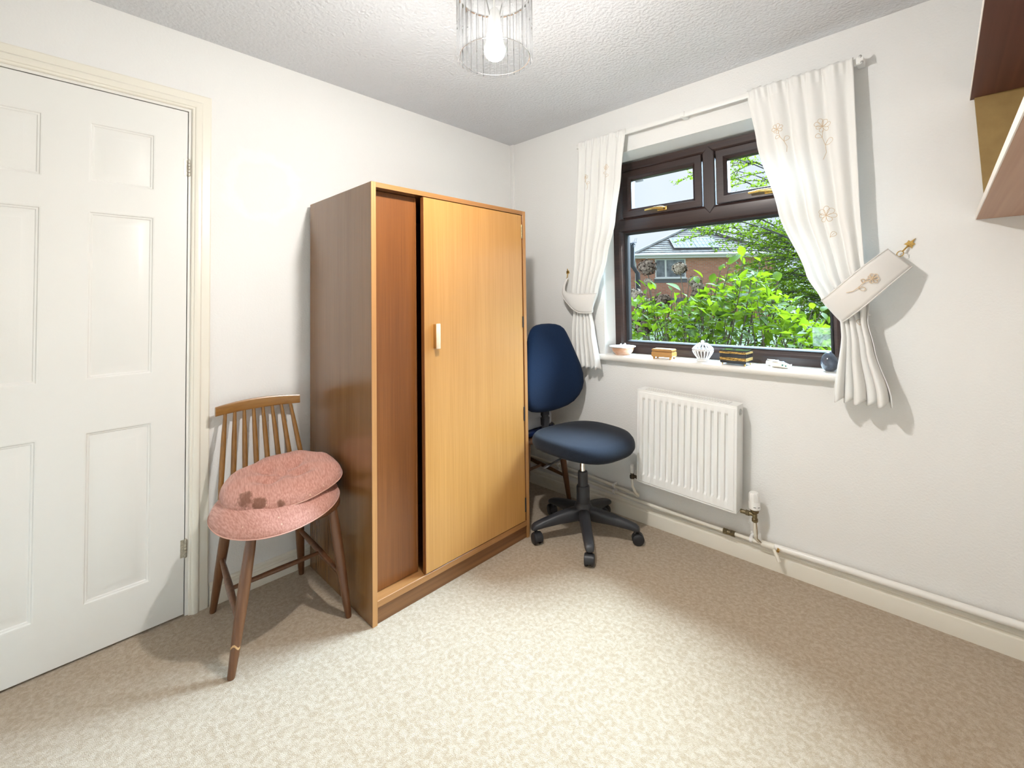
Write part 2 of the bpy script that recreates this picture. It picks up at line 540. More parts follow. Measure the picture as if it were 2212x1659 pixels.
# plastered reveal round the window
mb = MB()
x0, x1, z0, z1 = OPN
mb.add([(x0, 0, z0), (x0, 0.27, z0), (x0, 0.27, z1 - 0.03), (x0, 0, z1)], [(0, 1, 2, 3)])
mb.add([(x1, 0, z0), (x1, 0.27, z0), (x1, 0.27, z1 - 0.03), (x1, 0, z1)], [(0, 1, 2, 3)])
mb.add([(x0, 0, z1), (x1, 0, z1), (x1, 0.27, z1 - 0.03), (x0, 0.27, z1 - 0.03)], [(0, 1, 2, 3)])
mb.add([(x0, 0, z0), (x1, 0, z0), (x1, 0.27, z0), (x0, 0.27, z0)], [(0, 1, 2, 3)])
struct('trim_1', mb, REVEAL)

DY0, DY1, DZ1 = -2.564, -1.878, 1.985                  # door leaf
mb = MB()
mb.holes((Y1 - 0.1, 0.02), (-0.02, H), [(DY0 - 0.02, DY1 + 0.02, -0.02, DZ1 + 0.02)], lambda a, b: (0.0, a, b))
mb.box(-0.16, -0.12, Y1 - 0.1, 0.02, -0.02, H)
struct('wall_left', mb, WALL_L)
mb = MB(); mb.box(X1, X1 + 0.1, Y1 - 0.1, 0.02, -0.02, H)
struct('wall_right', mb, WALL)
mb = MB(); mb.box(-0.1, X1 + 0.1, Y1 - 0.1, Y1, -0.02, H)
struct('wall_back', mb, WALL)
# little boxed-in pipe in the corner
mb = MB(); mb.bbox(-0.01, 0.030, -0.012, 0.01, 0.085, H + 0.01, 0.004)
struct('trim_2', mb, WALL)


def skirting(name, p0, p1, nrm):
    """moulded skirting: profile (out, z)"""
    prof = [(0.0, 0.0), (0.018, 0.0), (0.018, 0.058), (0.0165, 0.064), (0.011, 0.067), (0.0105, 0.073), (0.013, 0.077), (0.012, 0.083), (0.006, 0.088), (0.0, 0.09)]
    mb = MB()
    p0, p1, nrm = Vector(p0), Vector(p1), Vector(nrm)
    mb.loft([[p + nrm * a + Vector((0, 0, b)) for (a, b) in prof] for p in (p0, p1)], True, True, True)
    return struct(name, mb, CREAMG, 25)


skirting('baseboard_window', (0.0, 0, 0), (X1, 0, 0), (0, -1, 0))
skirting('baseboard_left', (0, -1.795, 0), (0, 0, 0), (1, 0, 0))
skirting('baseboard_right', (X1, Y1, 0), (X1, 0, 0), (-1, 0, 0))
skirting('baseboard_back', (0, Y1, 0), (X1, Y1, 0), (0, 1, 0))

# ------------------------------------------------------------------ door
pan = []
for (ya, yb) in ((-2.165, -1.980), (-2.464, -2.279)):
    for (za, zb) in ((0.177, 0.770), (0.952, 1.548), (1.650, 1.867)):
        pan.append((ya, yb, za, zb))
mb = MB()
mb.holes((DY0, DY1), (0.008, DZ1), pan, lambda a, b: (0.0, a, b))
mb.ring(DY0, DY1, 0.008, DZ1, [(0, 0.0), (0, -0.036)], lambda a, b, d: (d, a, b), True)
door = struct('door_1', mb, DOORM, 25)
for h in pan:
    mb = MB()
    mb.ring(*h, [(0, 0), (0.004, -0.001), (0.007, -0.005), (0.011, -0.0055), (0.014, -0.0085), (0.017, -0.0085), (0.044, -0.0015), (0.046, -0.001)],
            lambda a, b, d: (d, a, b), True)
    obj('door_panel', mb, DOORM, door, 20)
for (za, zb) in ((1.727, 1.792), (0.226, 0.294)):
    mb = MB()
    n5 = 5
    for k in range(n5):
        a = za + (zb - za) * k / n5; b = za + (zb - za) * (k + 1) / n5 - 0.0012
        mb.lathe([(0.0048, a), (0.0052, a + 0.001), (0.0052, b - 0.001), (0.0048, b)], (0.004, DY1 + 0.004, 0), 14)
    mb.lathe([(0.001, za - 0.003), (0.003, za - 0.002), (0.003, zb + 0.002), (0.001, zb + 0.003)], (0.004, DY1 + 0.004, 0), 12)
    mb.box(-0.002, 0.0012, DY1 - 0.012, DY1 + 0.016, za, zb)
    obj('hinge', mb, HINGE, door)
mb = MB()
mb.bbox(0.0, 0.008, -2.525, -2.485, 0.92, 1.08, 0.003)
mb.tube([(0.006, -2.505, 1.02), (0.045, -2.505, 1.02), (0.052, -2.495, 1.02), (0.053, -2.40, 1.018)], [0.009, 0.009, 0.010, 0.008], 14)
obj('door_handle', mb, BRASS, door)
# lining and architrave
mb = MB()
mb.add([(0.002, DY1 + 0.003, 0), (0.002, DY1 + 0.02, 0), (0.002, DY1 + 0.02, DZ1 + 0.02), (0.002, DY1 + 0.003, DZ1 + 0.003)], [(0, 1, 2, 3)])
mb.add([(0.002, DY0 - 0.003, 0), (0.002, DY0 - 0.02, 0), (0.002, DY0 - 0.02, DZ1 + 0.02), (0.002, DY0 - 0.003, DZ1 + 0.003)], [(0, 1, 2, 3)])
mb.add([(0.002, DY1 + 0.003, DZ1 + 0.003), (0.002, DY1 + 0.02, DZ1 + 0.02), (0.002, DY0 - 0.02, DZ1 + 0.02), (0.002, DY0 - 0.003, DZ1 + 0.003)], [(0, 1, 2, 3)])
for y in (DY1 + 0.003, DY0 - 0.003):
    mb.add([(0.002, y, 0), (0.002, y, DZ1 + 0.003), (-0.11, y, DZ1 + 0.003), (-0.11, y, 0)], [(0, 1, 2, 3)])
mb.add([(0.002, DY0 - 0.003, DZ1 + 0.003), (0.002, DY1 + 0.003, DZ1 + 0.003), (-0.11, DY1 + 0.003, DZ1 + 0.003), (-0.11, DY0 - 0.003, DZ1 + 0.003)], [(0, 1, 2, 3)])
# rebate stop behind the leaf
mb.box(-0.052, -0.037, DY0, DY0 + 0.012, 0, DZ1)
mb.box(-0.052, -0.037, DY1 - 0.012, DY1, 0, DZ1)
struct('trim_3', mb, GLOSS)
prof = [(0.0, 0.0), (0.0, 0.008), (0.003, 0.0115), (0.009, 0.0125), (0.011, 0.0155), (0.016, 0.0185), (0.024, 0.0195), (0.030, 0.0180), (0.034, 0.0135), (0.036, 0.0115), (0.062, 0.0105), (0.066, 0.008), (0.067, 0.0)]
iy0, iy1, iz = DY0 - 0.013, DY1 + 0.013, DZ1 + 0.013
path = [lambda s: (iy1 + s, 0.0), lambda s: (iy1 + s, iz + s), lambda s: (iy0 - s, iz + s), lambda s: (iy0 - s, 0.0)]
mb = MB()
mb.loft([[(h, *fn(s)) for (s, h) in prof] for fn in path], True, True, True)
struct('trim_4', mb, CREAMG, 25)

# ------------------------------------------------------------------ window
mb = MB()
x0, x1, z0, z1 = WIN['x0'], WIN['x1'], WIN['z0'], WIN['z1']
fnw = lambda a, b, d: (a, YF + d, b)
mb.ring(x0, x1, z0, z1, [(0, 0.075), (0, 0.0), (0.036, 0.0), (0.045, 0.006), (0.052, 0.010), (0.062, 0.012), (0.068, 0.022), (0.068, 0.075), (0, 0.075)], fnw)
win = struct('window_1', mb, W_WIN, 30)
ZT0, ZT1 = 1.602, 1.690                                   # transom
XM0, XM1 = 1.279, 1.339                                   # mullion
mb = MB()
zz = [(ZT0 - 0.004, 0.020), (ZT0 + 0.008, 0.012), (ZT0 + 0.012, 0.002), (ZT0 + 0.020, -0.001), (ZT1 - 0.012, -0.001), (ZT1, 0.006), (ZT1, 0.06), (ZT0 - 0.004, 0.06)]
mb.loft([[(x, YF + d, z) for (z, d) in zz] for x in (x0 + 0.04, x1 - 0.04)], True, True, True)
obj('transom', mb, W_WIN, win, 30)
mb = MB()
pts = [(XM0, ZT1 - 0.004), ((XM0 + XM1) / 2, ZT1 - 0.040), (XM1, ZT1 - 0.004), (XM1, z1 - 0.046), ((XM0 + XM1) / 2, z1 - 0.016), (XM0, z1 - 0.046)]
mb.loft([[(a, YF - 0.004 + d, b) for (a, b) in pts] for d in (0.06, 0.003)], True, True, False)
cx, cz = (XM0 + XM1) / 2, (ZT1 + z1) / 2
mb.loft([[(a, YF - 0.001, b) for (a, b) in pts], [(cx + (a - cx) * 0.86, YF - 0.006, cz + (b - cz) * 0.98) for (a, b) in pts]], True, False, True)
obj('mullion', mb, W_WINV, win, 30)
# main fixed light: bead and pane
mb = MB()
mb.ring(x0 + 0.066, x1 - 0.066, z0 + 0.064, ZT0 + 0.002, [(0, 0.012), (0.003, 0.012), (0.010, 0.022), (0.010, 0.05)], fnw)
obj('glazing_bead', mb, DARK_GAP, win)
mb = MB(); mb.box(x0 + 0.070, x1 - 0.070, YF + 0.030, YF + 0.036, z0 + 0.068, ZT0)
obj('pane', mb, GLASS, win)
mb = MB()
sx, sz, sw, sh = 1.735, 0.985, 0.075, 0.085
mb.box(sx, sx + sw, YF + 0.0292, YF + 0.0298, sz, sz + sh)
STICK = mat('faded_sticker', (0.6, 0.68, 0.66), 0.6, col2=(0.3, 0.45, 0.38), nscale=60, ramp=(0.42, 0.58))
STICK.node_tree.nodes['Principled BSDF'].inputs['Alpha'].default_value = 0.25
obj('faded_sticker', mb, STICK, win)
for k, (sa, sb) in enumerate(((x0 + 0.066, XM0 - 0.006), (XM1 + 0.006, x1 - 0.066))):
    mb = MB()
    mb.ring(sa, sb, ZT1 + 0.002, z1 - 0.048, [(0, 0.05), (0, -0.002), (0.003, -0.005), (0.036, -0.005), (0.040, 0.0), (0.046, 0.003), (0.052, 0.012), (0.052, 0.05), (0, 0.05)], fnw)
    s = obj('sash', mb, W_WIN, win, 30)
    mb = MB(); mb.box(sa + 0.048, sb - 0.048, YF + 0.030, YF + 0.036, ZT1 + 0.048, z1 - 0.094)
    obj('pane', mb, GLASS, s)
    mb = MB()
    xc = (sa + sb) / 2; zc = ZT1 + 0.022
    mb.bbox(xc - 0.012, xc + 0.045, YF - 0.013, YF - 0.005, zc - 0.011, zc + 0.011, 0.004, 3)
    mb.tube([(xc + 0.030, YF - 0.012, zc), (xc + 0.030, YF - 0.034, zc), (xc + 0.018, YF - 0.040, zc + 0.001), (xc - 0.025, YF - 0.038, zc + 0.004), (xc - 0.075, YF - 0.034, zc + 0.002)],
            [0.008, 0.008, 0.009, 0.0075, 0.006], 12)
    obj('window_handle', mb, BRASS, s)
    if k == 0:
        mb = MB(); mb.bbox(sa + 0.065, sa + 0.115, YF + 0.037, YF + 0.050, z1 - 0.112, z1 - 0.09, 0.004)
        obj('trickle_catch', mb, mat('grey_catch', (0.30, 0.30, 0.32), 0.5), s)
# sill board with rounded nosing
mb = MB()
pr = [(YF + 0.02, 0.862), (YF + 0.02, 0.893), (-0.030, 0.893), (-0.038, 0.891), (-0.044, 0.886), (-0.046, 0.878), (-0.044, 0.868), (-0.038, 0.862)]
mb.loft([[(x, y, z) for (y, z) in pr] for x in (0.70, 1.918)], True, True, True)
sill = obj('window_sill', mb, GLOSS, win, 40)

# ------------------------------------------------------------------ ceiling light
LX, LY = 1.232, -1.350
lamp = thing('ceiling_light', 'round crystal-prism pendant shade around a lit white bulb on the ceiling', 'ceiling light', (LX, LY, H - 0.001))
mb = MB(); mb.lathe([(0.045, H - 0.001), (0.045, H - 0.012), (0.036, H - 0.024), (0.012, H - 0.030), (0.006, H - 0.05)], (LX, LY, 0), 32)
obj('ceiling_rose', mb, WHITEP, lamp)
mb = MB(); mb.tube([(LX, LY, H - 0.03), (LX, LY, 2.055)], 0.0035, 8)
obj('cord', mb, WHITEP, lamp)
mb = MB(); mb.lathe([(0.010, 2.075), (0.017, 2.065), (0.019, 2.03), (0.021, 2.012), (0.021, 2.000)], (LX, LY, 0), 24)
obj('lamp_holder', mb, WHITEP, lamp)
BULBM = mat('lit_bulb', (1, 1, 1), 0.4, emit=((1.0, 0.97, 0.93), BULB_STRENGTH))
mb = MB()
prof = [(0.031 * math.sin(t), 1.951 + 0.031 * math.cos(t)) for t in [R(a) for a in (76, 83, 90, 105, 120, 135, 150, 165, 176)]] + [(0.0002, 1.9200)]
mb.lathe(prof, (LX, LY, 0), 32)
bulb = obj('bulb', mb, BULBM, lamp)
mb = MB(); mb.lathe([(0.0215, 2.004), (0.0235, 2.000), (0.0240, 1.982), (0.0262, 1.971), (0.0285, 1.9640), (0.0301, 1.9585)], (LX, LY, 0), 32, None, False)
obj('bulb_base', mb, mat('glowing_bulb_neck', (0.9, 0.9, 0.9), 0.4, emit=((1.0, 0.95, 0.875), 1.5)), bulb)
ZB, ZTOP, RS = 1.925, 2.120, 0.109
for (zr, rr, nm) in ((ZTOP + 0.003, RS, 'top_ring'), (ZB + 0.004, RS - 0.0062, 'bottom_ring')):
    mb = MB()
    mb.tube([(LX + rr * math.cos(R(a)), LY + rr * math.sin(R(a)), zr) for a in range(0, 361, 6)], 0.0011 if nm == 'bottom_ring' else 0.0030, 8, False)
    ring_o = obj(nm, mb, CHROME, lamp)
    if nm == 'top_ring':
        for a in (20, 140, 260):
            mb = MB(); mb.tube([(LX + 0.016 * math.cos(R(a)), LY + 0.016 * math.sin(R(a)), 2.05), (LX + 0.03 * math.cos(R(a)), LY + 0.03 * math.sin(R(a)), 2.10), (LX + RS * math.cos(R(a)), LY + RS * math.sin(R(a)), ZTOP + 0.003)], 0.0018, 8)
            obj('spider_arm', mb, STEEL, ring_o)
NP = 32
mbp = MB()
hw, ht = 0.0098, 0.0035
sec = [(-hw, 0.0), (-hw * 0.55, ht), (hw * 0.55, ht), (hw, 0.0), (hw * 0.55, -ht * 0.7), (-hw * 0.55, -ht * 0.7)]
mbp.loft([[(b, a, z) for (a, b) in sec] for z in (0.0, ZTOP - ZB)], True, True, True)
pr0 = None
for k in range(NP):
    a = 2 * PI * (k + 0.5) / NP
    if pr0 is None:
        pr0 = obj('glass_prism', mbp, CRYSTAL, lamp, 20, local=True); q = pr0
    else:
        q = pr0.copy(); COL.objects.link(q); q.parent = lamp
    q.location = (RS * math.cos(a), RS * math.sin(a), ZB - (H - 0.001)); q.rotation_euler = (0, 0, a)

# ------------------------------------------------------------------ wardrobe
WX0, WX1, WY0, WY1, WH = 0.030, 0.603, -1.407, -0.530, 1.675
T = 0.020
wr_ = thing('wardrobe', 'tall teak veneer wardrobe with one pale door, standing against the left wall', 'wardrobe', ((WX0 + WX1) / 2, (WY0 + WY1) / 2, 0))
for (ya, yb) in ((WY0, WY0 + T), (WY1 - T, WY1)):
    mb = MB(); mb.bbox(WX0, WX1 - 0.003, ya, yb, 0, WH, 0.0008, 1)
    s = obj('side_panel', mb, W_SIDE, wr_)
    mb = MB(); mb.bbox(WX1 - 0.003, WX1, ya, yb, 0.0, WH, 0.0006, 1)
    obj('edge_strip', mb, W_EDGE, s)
mb = MB(); mb.bbox(WX0, WX1 - 0.002, WY0 + T, WY1 - T, WH - T, WH, 0.0008, 1)
s = obj('top_panel', mb, W_SIDE, wr_)
mb = MB(); mb.bbox(WX1 - 0.002, WX1, WY0 + T, WY1 - T, WH - T, WH, 0.0006, 1)
obj('edge_strip', mb, W_RAIL, s)
mb = MB(); mb.box(WX0, WX0 + 0.006, WY0 + T, WY1 - T, 0.06, WH - T)
obj('back_panel', mb, W_SIDE, wr_)
mb = MB(); mb.bbox(WX1 - 0.022, WX1 - 0.007, WY0 + T, WY1 - T, 0, 0.062, 0.001, 1)
obj('plinth', mb, W_PLINTH, wr_)
mb = MB(); mb.bbox(WX0 + 0.006, WX1 - 0.001, WY0 + T, WY1 - T, 0.062, 0.088, 0.0015, 1)
obj('bottom_board', mb, W_RAIL, wr_)
YJ = -1.168                                             # left edge of the hinged door
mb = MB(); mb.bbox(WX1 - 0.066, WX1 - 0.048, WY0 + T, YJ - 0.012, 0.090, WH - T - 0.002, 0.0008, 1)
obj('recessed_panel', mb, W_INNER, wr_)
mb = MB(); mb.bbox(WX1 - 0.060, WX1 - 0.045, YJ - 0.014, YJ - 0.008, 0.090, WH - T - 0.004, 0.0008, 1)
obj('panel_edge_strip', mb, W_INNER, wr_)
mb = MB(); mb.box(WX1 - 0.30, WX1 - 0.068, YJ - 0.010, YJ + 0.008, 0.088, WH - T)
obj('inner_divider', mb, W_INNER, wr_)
mb = MB(); mb.bbox(WX1 - 0.020, WX1 + 0.001, YJ, WY1 - T - 0.012, 0.092, WH - T - 0.004, 0.0010, 1)
wd = obj('door', mb, W_DOOR, wr_)
wd['label'] = 'pale teak hinged door with upright grain'
mb = MB(); mb.bbox(WX1 - 0.0195, WX1 + 0.0004, YJ - 0.002, YJ + 0.0005, 0.092, WH - T - 0.004, 0.0004, 1)
obj('edge_strip', mb, W_INNER, wd)
mb = MB(); mb.bbox(WX1 - 0.016, WX1 - 0.006, WY1 - T - 0.012, WY1 - T, 0.092, WH - T, 0.0005, 1)
obj('hinge_strip', mb, W_INNER, wr_)
mb = MB()
mb.bbox(WX1 + 0.001, WX1 + 0.022, YJ + 0.045, YJ + 0.063, 1.012, 1.114, 0.002, 2)
h = obj('handle', mb, mat('brown_handle_block', (0.42, 0.19, 0.04), 0.4), wd)
mb = MB(); mb.bbox(WX1 + 0.020, WX1 + 0.0245, YJ + 0.044, YJ + 0.066, 1.010, 1.116, 0.0022, 2)
obj('handle_face', mb, W_PALE, h)
for (za, zb) in ((1.532, 1.603), (1.071, 1.128), (0.595, 0.665), (0.136, 0.206)):
    mb = MB(); mb.tube([(WX1 + 0.001, WY1 - T - 0.011, za), (WX1 + 0.001, WY1 - T - 0.011, zb)], 0.0042, 10)
    mb.box(WX1 - 0.012, WX1 - 0.0002, WY1 - T - 0.012, WY1 - T - 0.010, za, zb)
    obj('hinge', mb, BRASS_OLD if za > 1.5 else DARK_GAP, wd)

# ------------------------------------------------------------------ spindle-back chairs


def superpts(a, b, n, e=2.6, ph=0.0):
    out = []
    for k in range(n):
        t = 2 * PI * k / n + ph
        c, s_ = math.cos(t), math.sin(t)
        out.append((a * math.copysign(abs(c) ** (2 / e), c), b * math.copysign(abs(s_) ** (2 / e), s_)))
    return out


def chair_parts(root, base):
    """spindle-back kitchen chair facing +x; base = its point (x,y) by the wall; coordinates given relative to it"""
    bx, by = base

    def Q(x, y, z): return (bx + x, by + y, z)
    # seat: rounded slab, fuller at the front, slightly dished
    loops = []
    for (k, z) in ((0.90, 0.412), (0.97, 0.418), (1.0, 0.426), (1.0, 0.434), (0.985, 0.440), (0.95, 0.442), (0.80, 0.440), (0.45, 0.436)):
        lp = []
        for (u, v) in superpts(0.205, 0.195, 48, 2.7):
            wy = 1.0 + 0.06 * (u / 0.205)
            lp.append(Q(0.300 + u * k, v * k * wy, z))
        loops.append(lp)
    mb = MB(); mb.loft(loops, True, True, True)
    obj('seat', mb, W_CHAIRLEG, root, 50)
    # crest rail, bowed
    mb = MB(); lps = []
    for i in range(25):
        t = -1 + 2 * i / 24
        y = t * 0.162
        xb = 0.036 + 0.022 * t * t
        zt = 0.809 - 0.010 * t * t; zb = 0.7660 - 0.003 * t * t
        th = 0.0085
        lps.append([Q(xb - th, y, zb + 0.003), Q(xb - th + 0.003, y, zb), Q(xb + th - 0.003, y, zb), Q(xb + th, y, zb + 0.004), Q(xb + th - 0.001, y, zt - 0.006), Q(xb + th - 0.005, y, zt), Q(xb - th + 0.004, y, zt), Q(xb - th, y, zt - 0.005)])
    mb.loft(lps, True, True, True)
    obj('crest_rail', mb, W_CREST, root, 40)
    for i in range(8):
        t = -1 + 2 * i / 7
        yt, yb = t * 0.1255, t * 0.163
        xt = 0.036 + 0.022 * (yt / 0.162) ** 2
        xb = 0.118 + 0.020 * t * t
        pt, pb = Vector(Q(xt, yt, 0.769)), Vector(Q(xb, yb, 0.434))
        mb = MB()
        ks = [0, 0.1, 0.3, 0.55, 0.8, 1.0]
        rs = [0.0062, 0.0074, 0.0094, 0.0102, 0.0094, 0.0072]
        mb.tube([pt.lerp(pb, k) for k in ks], rs, 12)
        obj('spindle', mb, W_CHAIR, root)
    legs = {}
    for nm, top, foot in (('bl', (0.135, -0.128), (0.058, -0.166)), ('fl', (0.445, -0.140), (0.470, -0.205)),
                          ('br', (0.135, 0.128), (0.058, 0.172)), ('fr', (0.445, 0.140), (0.478, 0.188))):
        pt, pb = Vector(Q(*top, 0.418)), Vector(Q(*foot, 0.0))
        legs[nm] = (pt, pb)
        mb = MB()
        mb.tube([pt.lerp(pb, k) for k in (0, 0.1, 0.35, 0.6, 0.85, 0.985, 1.0)], [0.0155, 0.0172, 0.0186, 0.0172, 0.0140, 0.0118, 0.0105], 16)
        obj('leg', mb, W_CHAIRLEG, root)
    mids = []
    for a, b in (('bl', 'fl'), ('br', 'fr')):
        p0 = legs[a][0].lerp(legs[a][1], 0.50); p1 = legs[b][0].lerp(legs[b][1], 0.62)
        p0 = legs[a][0].lerp(legs[a][1], 0.48)
        mb = MB(); mb.tube([p0.lerp(p1, k) for k in (0, 0.1, 0.5, 0.9, 1)], [0.008, 0.009, 0.0125, 0.009, 0.008], 14)
        obj('side_stretcher', mb, W_CHAIRLEG, root)
        mids.append(p0.lerp(p1, 0.52))
    mb = MB(); mb.tube([mids[0].lerp(mids[1], k) for k in (0, 0.1, 0.5, 0.9, 1)], [0.007, 0.0078, 0.0098, 0.0078, 0.007], 14)
    obj('cross_stretcher', mb, W_CHAIRLEG, root)


ch1 = thing('spindle_chair', 'brown spindle-back wooden chair between door and wardrobe, carrying two pink cushions', 'chair', (0.30, -1.628, 0), group='spindle-back wooden chairs')
chair_parts(ch1, (0.0, -1.628))
mb = MB()      # chipped patch of bare wood on the front leg
pt, pb = Vector((0.445, -1.768, 0.418)), Vector((0.470, -1.833, 0.0))
c = pt.lerp(pb, 0.775); d = (pb - pt).normalized()
mb.lathe([(0.0153, -0.004), (0.0156, 0.0), (0.0151, 0.003)], (0, 0, 0), 20, Matrix.Identity(4), False)
mb.v = [tuple(c + d.to_track_quat('Z', 'X').to_matrix() @ Vector((v[0], v[1], v[2] + 0.006 * math.sin(3 * math.atan2(v[1], v[0]))))) for v in mb.v]
mb.f = [f for f in mb.f if max((Vector(mb.v[i]) - c).dot(Vector((0.9, -0.45, 0))) for i in f) > 0.0105]
obj('chipped_patch', mb, mat('bare_wood_chip', (0.55, 0.33, 0.15), 0.6), ch1)
ch2 = thing('spindle_chair', 'dark spindle-back wooden chair tucked in the corner behind the office chair', 'chair', (0.345, -0.275, 0), group='spindle-back wooden chairs')
chair_parts(ch2, (0.045, -0.270))


def cushion(name, label, c, a, b, h, m, tilt=(0, 0, 0), seed=1, droop=0.0):
    rnd = random.Random(seed)
    root = thing(name, label, 'cushion', c, tilt, 'pink seat cushions on the spindle chair')
    N, Mr = 72, 22
    tuft = [(0.36 * math.cos(R(t)), 0.36 * math.sin(R(t))) for t in (45, 135, 225, 315)]
    lump = [(rnd.uniform(2, 6), rnd.uniform(0, 6.28), rnd.uniform(0.3, 1.0)) for _ in range(4)]

    def pt(r, t, top):
        e = 2.35
        cc, ss = math.cos(t), math.sin(t)
        k = (abs(cc) ** e + abs(ss) ** e) ** (-1 / e)
        k *= 1 + 0.022 * math.cos(4 * t + 0.5) + 0.022 * sum(w_ * math.sin(f_ * t + p_) for f_, p_, w_ in lump) / 2
        x, y = a * r * k * cc, b * r * k * ss
        prof = (max(0, 1 - r ** 4.5)) ** 0.5
        z = h * 0.74 * prof
        if top:
            u, v = r * k * cc, r * k * ss
            for (p_, q_) in tuft:
                d2 = (u - p_) ** 2 + (v - q_) ** 2
                z -= h * 0.36 * math.exp(-d2 / 0.026)
            z -= h * 0.26 * math.exp(-(u * u + v * v) / 0.12) + h * 0.10 * (math.exp(-((u - v * 0.6) / 0.10) ** 2) + math.exp(-((v + u * 0.5) / 0.10) ** 2)) * max(0, 1 - r)
            z += 0.0016 * math.sin(9 * t + 4 * r) * r * (1 - r) * 4
            z += 0.0045 * math.sin(9 * t + 2) * max(0, 1 - abs(r - 0.88) / 0.12)
        else:
            z = -z * 0.33
        if droop:
            fr_ = max(0.0, 0.75 * cc - 0.55 * ss + 0.25)
            z -= droop * fr_ * max(0.0, (r - 0.55) / 0.45) ** 2
        return (x, y, z)
    mb = MB()
    loops = []
    rr = [0.02] + [i / Mr for i in range(1, Mr)] + [0.975, 0.99, 1.0]
    for r in rr: loops.append([pt(r, 2 * PI * k / N, True) for k in range(N)])
    for r in reversed(rr[:-1]): loops.append([pt(r, 2 * PI * k / N, False) for k in range(N)])
    mb.loft(loops, True, True, True)
    body = obj('cushion_pad', mb, m, root, 60, local=True)
    mb = MB()
    pts = [pt(1.0, 2 * PI * k / N, True) for k in range(N + 1)]
    mb.tube([(x * 1.002, y * 1.002, z) for (x, y, z) in pts], 0.0020, 8, False)
    obj('piping', mb, mat('highlight_pink_piping', (0.62, 0.36, 0.29), 0.9, spec=0.1), root, 40, local=True)  # piping paler than the pad: seam highlights put into its colour
    for (p_, q_) in tuft:
        rb = math.hypot(p_, q_)
        x, y, z = pt(rb, math.atan2(q_, p_), True)
        mb = MB(); mb.lathe([(0.0001, 0.004), (0.004, 0.0035), (0.006, 0.001), (0.005, -0.002)], (x, y, z), 12)
        obj('tuft_button', mb, m, root, 40, local=True)
    return root


PINK_TOP = stain(PINK, 'pink_dotted_fabric_stained', [((0.125, -0.125, 0.028), 0.030), ((0.160, -0.085, 0.026), 0.024), ((0.182, -0.02, 0.012), 0.016)], (0.17, 0.075, 0.045))
cushion('seat_cushion', 'pink dotted seat cushion lying under another on the spindle chair seat', (0.328, -1.648, 0.4610), 0.206, 0.209, 0.074, PINK, (0, 0, R(4)), 3, 0.026)
cushion('seat_cushion', 'stained pink tufted cushion on top of the pair on the chair', (0.306, -1.618, 0.5210), 0.184, 0.204, 0.082, PINK_TOP, (R(4), R(7), R(-14)), 8)

# ------------------------------------------------------------------ things on the hidden chair
mb = MB()
lps = []
for (k, z) in ((0.94, 0.444), (1.0, 0.449), (1.0, 0.470), (0.95, 0.477)):
    lps.append([(0.36 + u * k, -0.29 + v * k, z) for (u, v) in superpts(0.13, 0.16, 32, 5)])
mb.loft(lps, True, True, True)
tag(obj('folded_bag', mb, mat('navy_glossy_bag', (0.012, 0.025, 0.09), 0.15), None, 50), 'dark blue glossy folded bag on the seat of the corner chair', 'bag')
mb = MB()
lps = []
for (k, z) in ((0.96, 0.478), (1.0, 0.484), (1.0, 0.535), (0.96, 0.541)):
    lps.append([(0.34 + u * k, -0.28 + v * k, z) for (u, v) in superpts(0.13, 0.13, 32, 7)])
mb.loft(lps, True, True, True)
tag(obj('storage_box', mb, mat('grey_box_card', (0.42, 0.43, 0.46), 0.6), None, 50), 'light grey box on the corner chair behind the office chair post', 'box')

# ------------------------------------------------------------------ office chair
OX, OY, OTH = 0.797, -0.330, R(-8)
oc = thing('office_chair', 'dark blue swivel office chair with black five-star castor base by the radiator', 'office chair', (OX, OY, 0))
ex, ey = Vector((math.cos(OTH), math.sin(OTH), 0)), Vector((-math.sin(OTH), math.cos(OTH), 0))


def OC(f, s, z): return Vector((OX, OY, 0)) + ex * f + ey * s + Vector((0, 0, z))


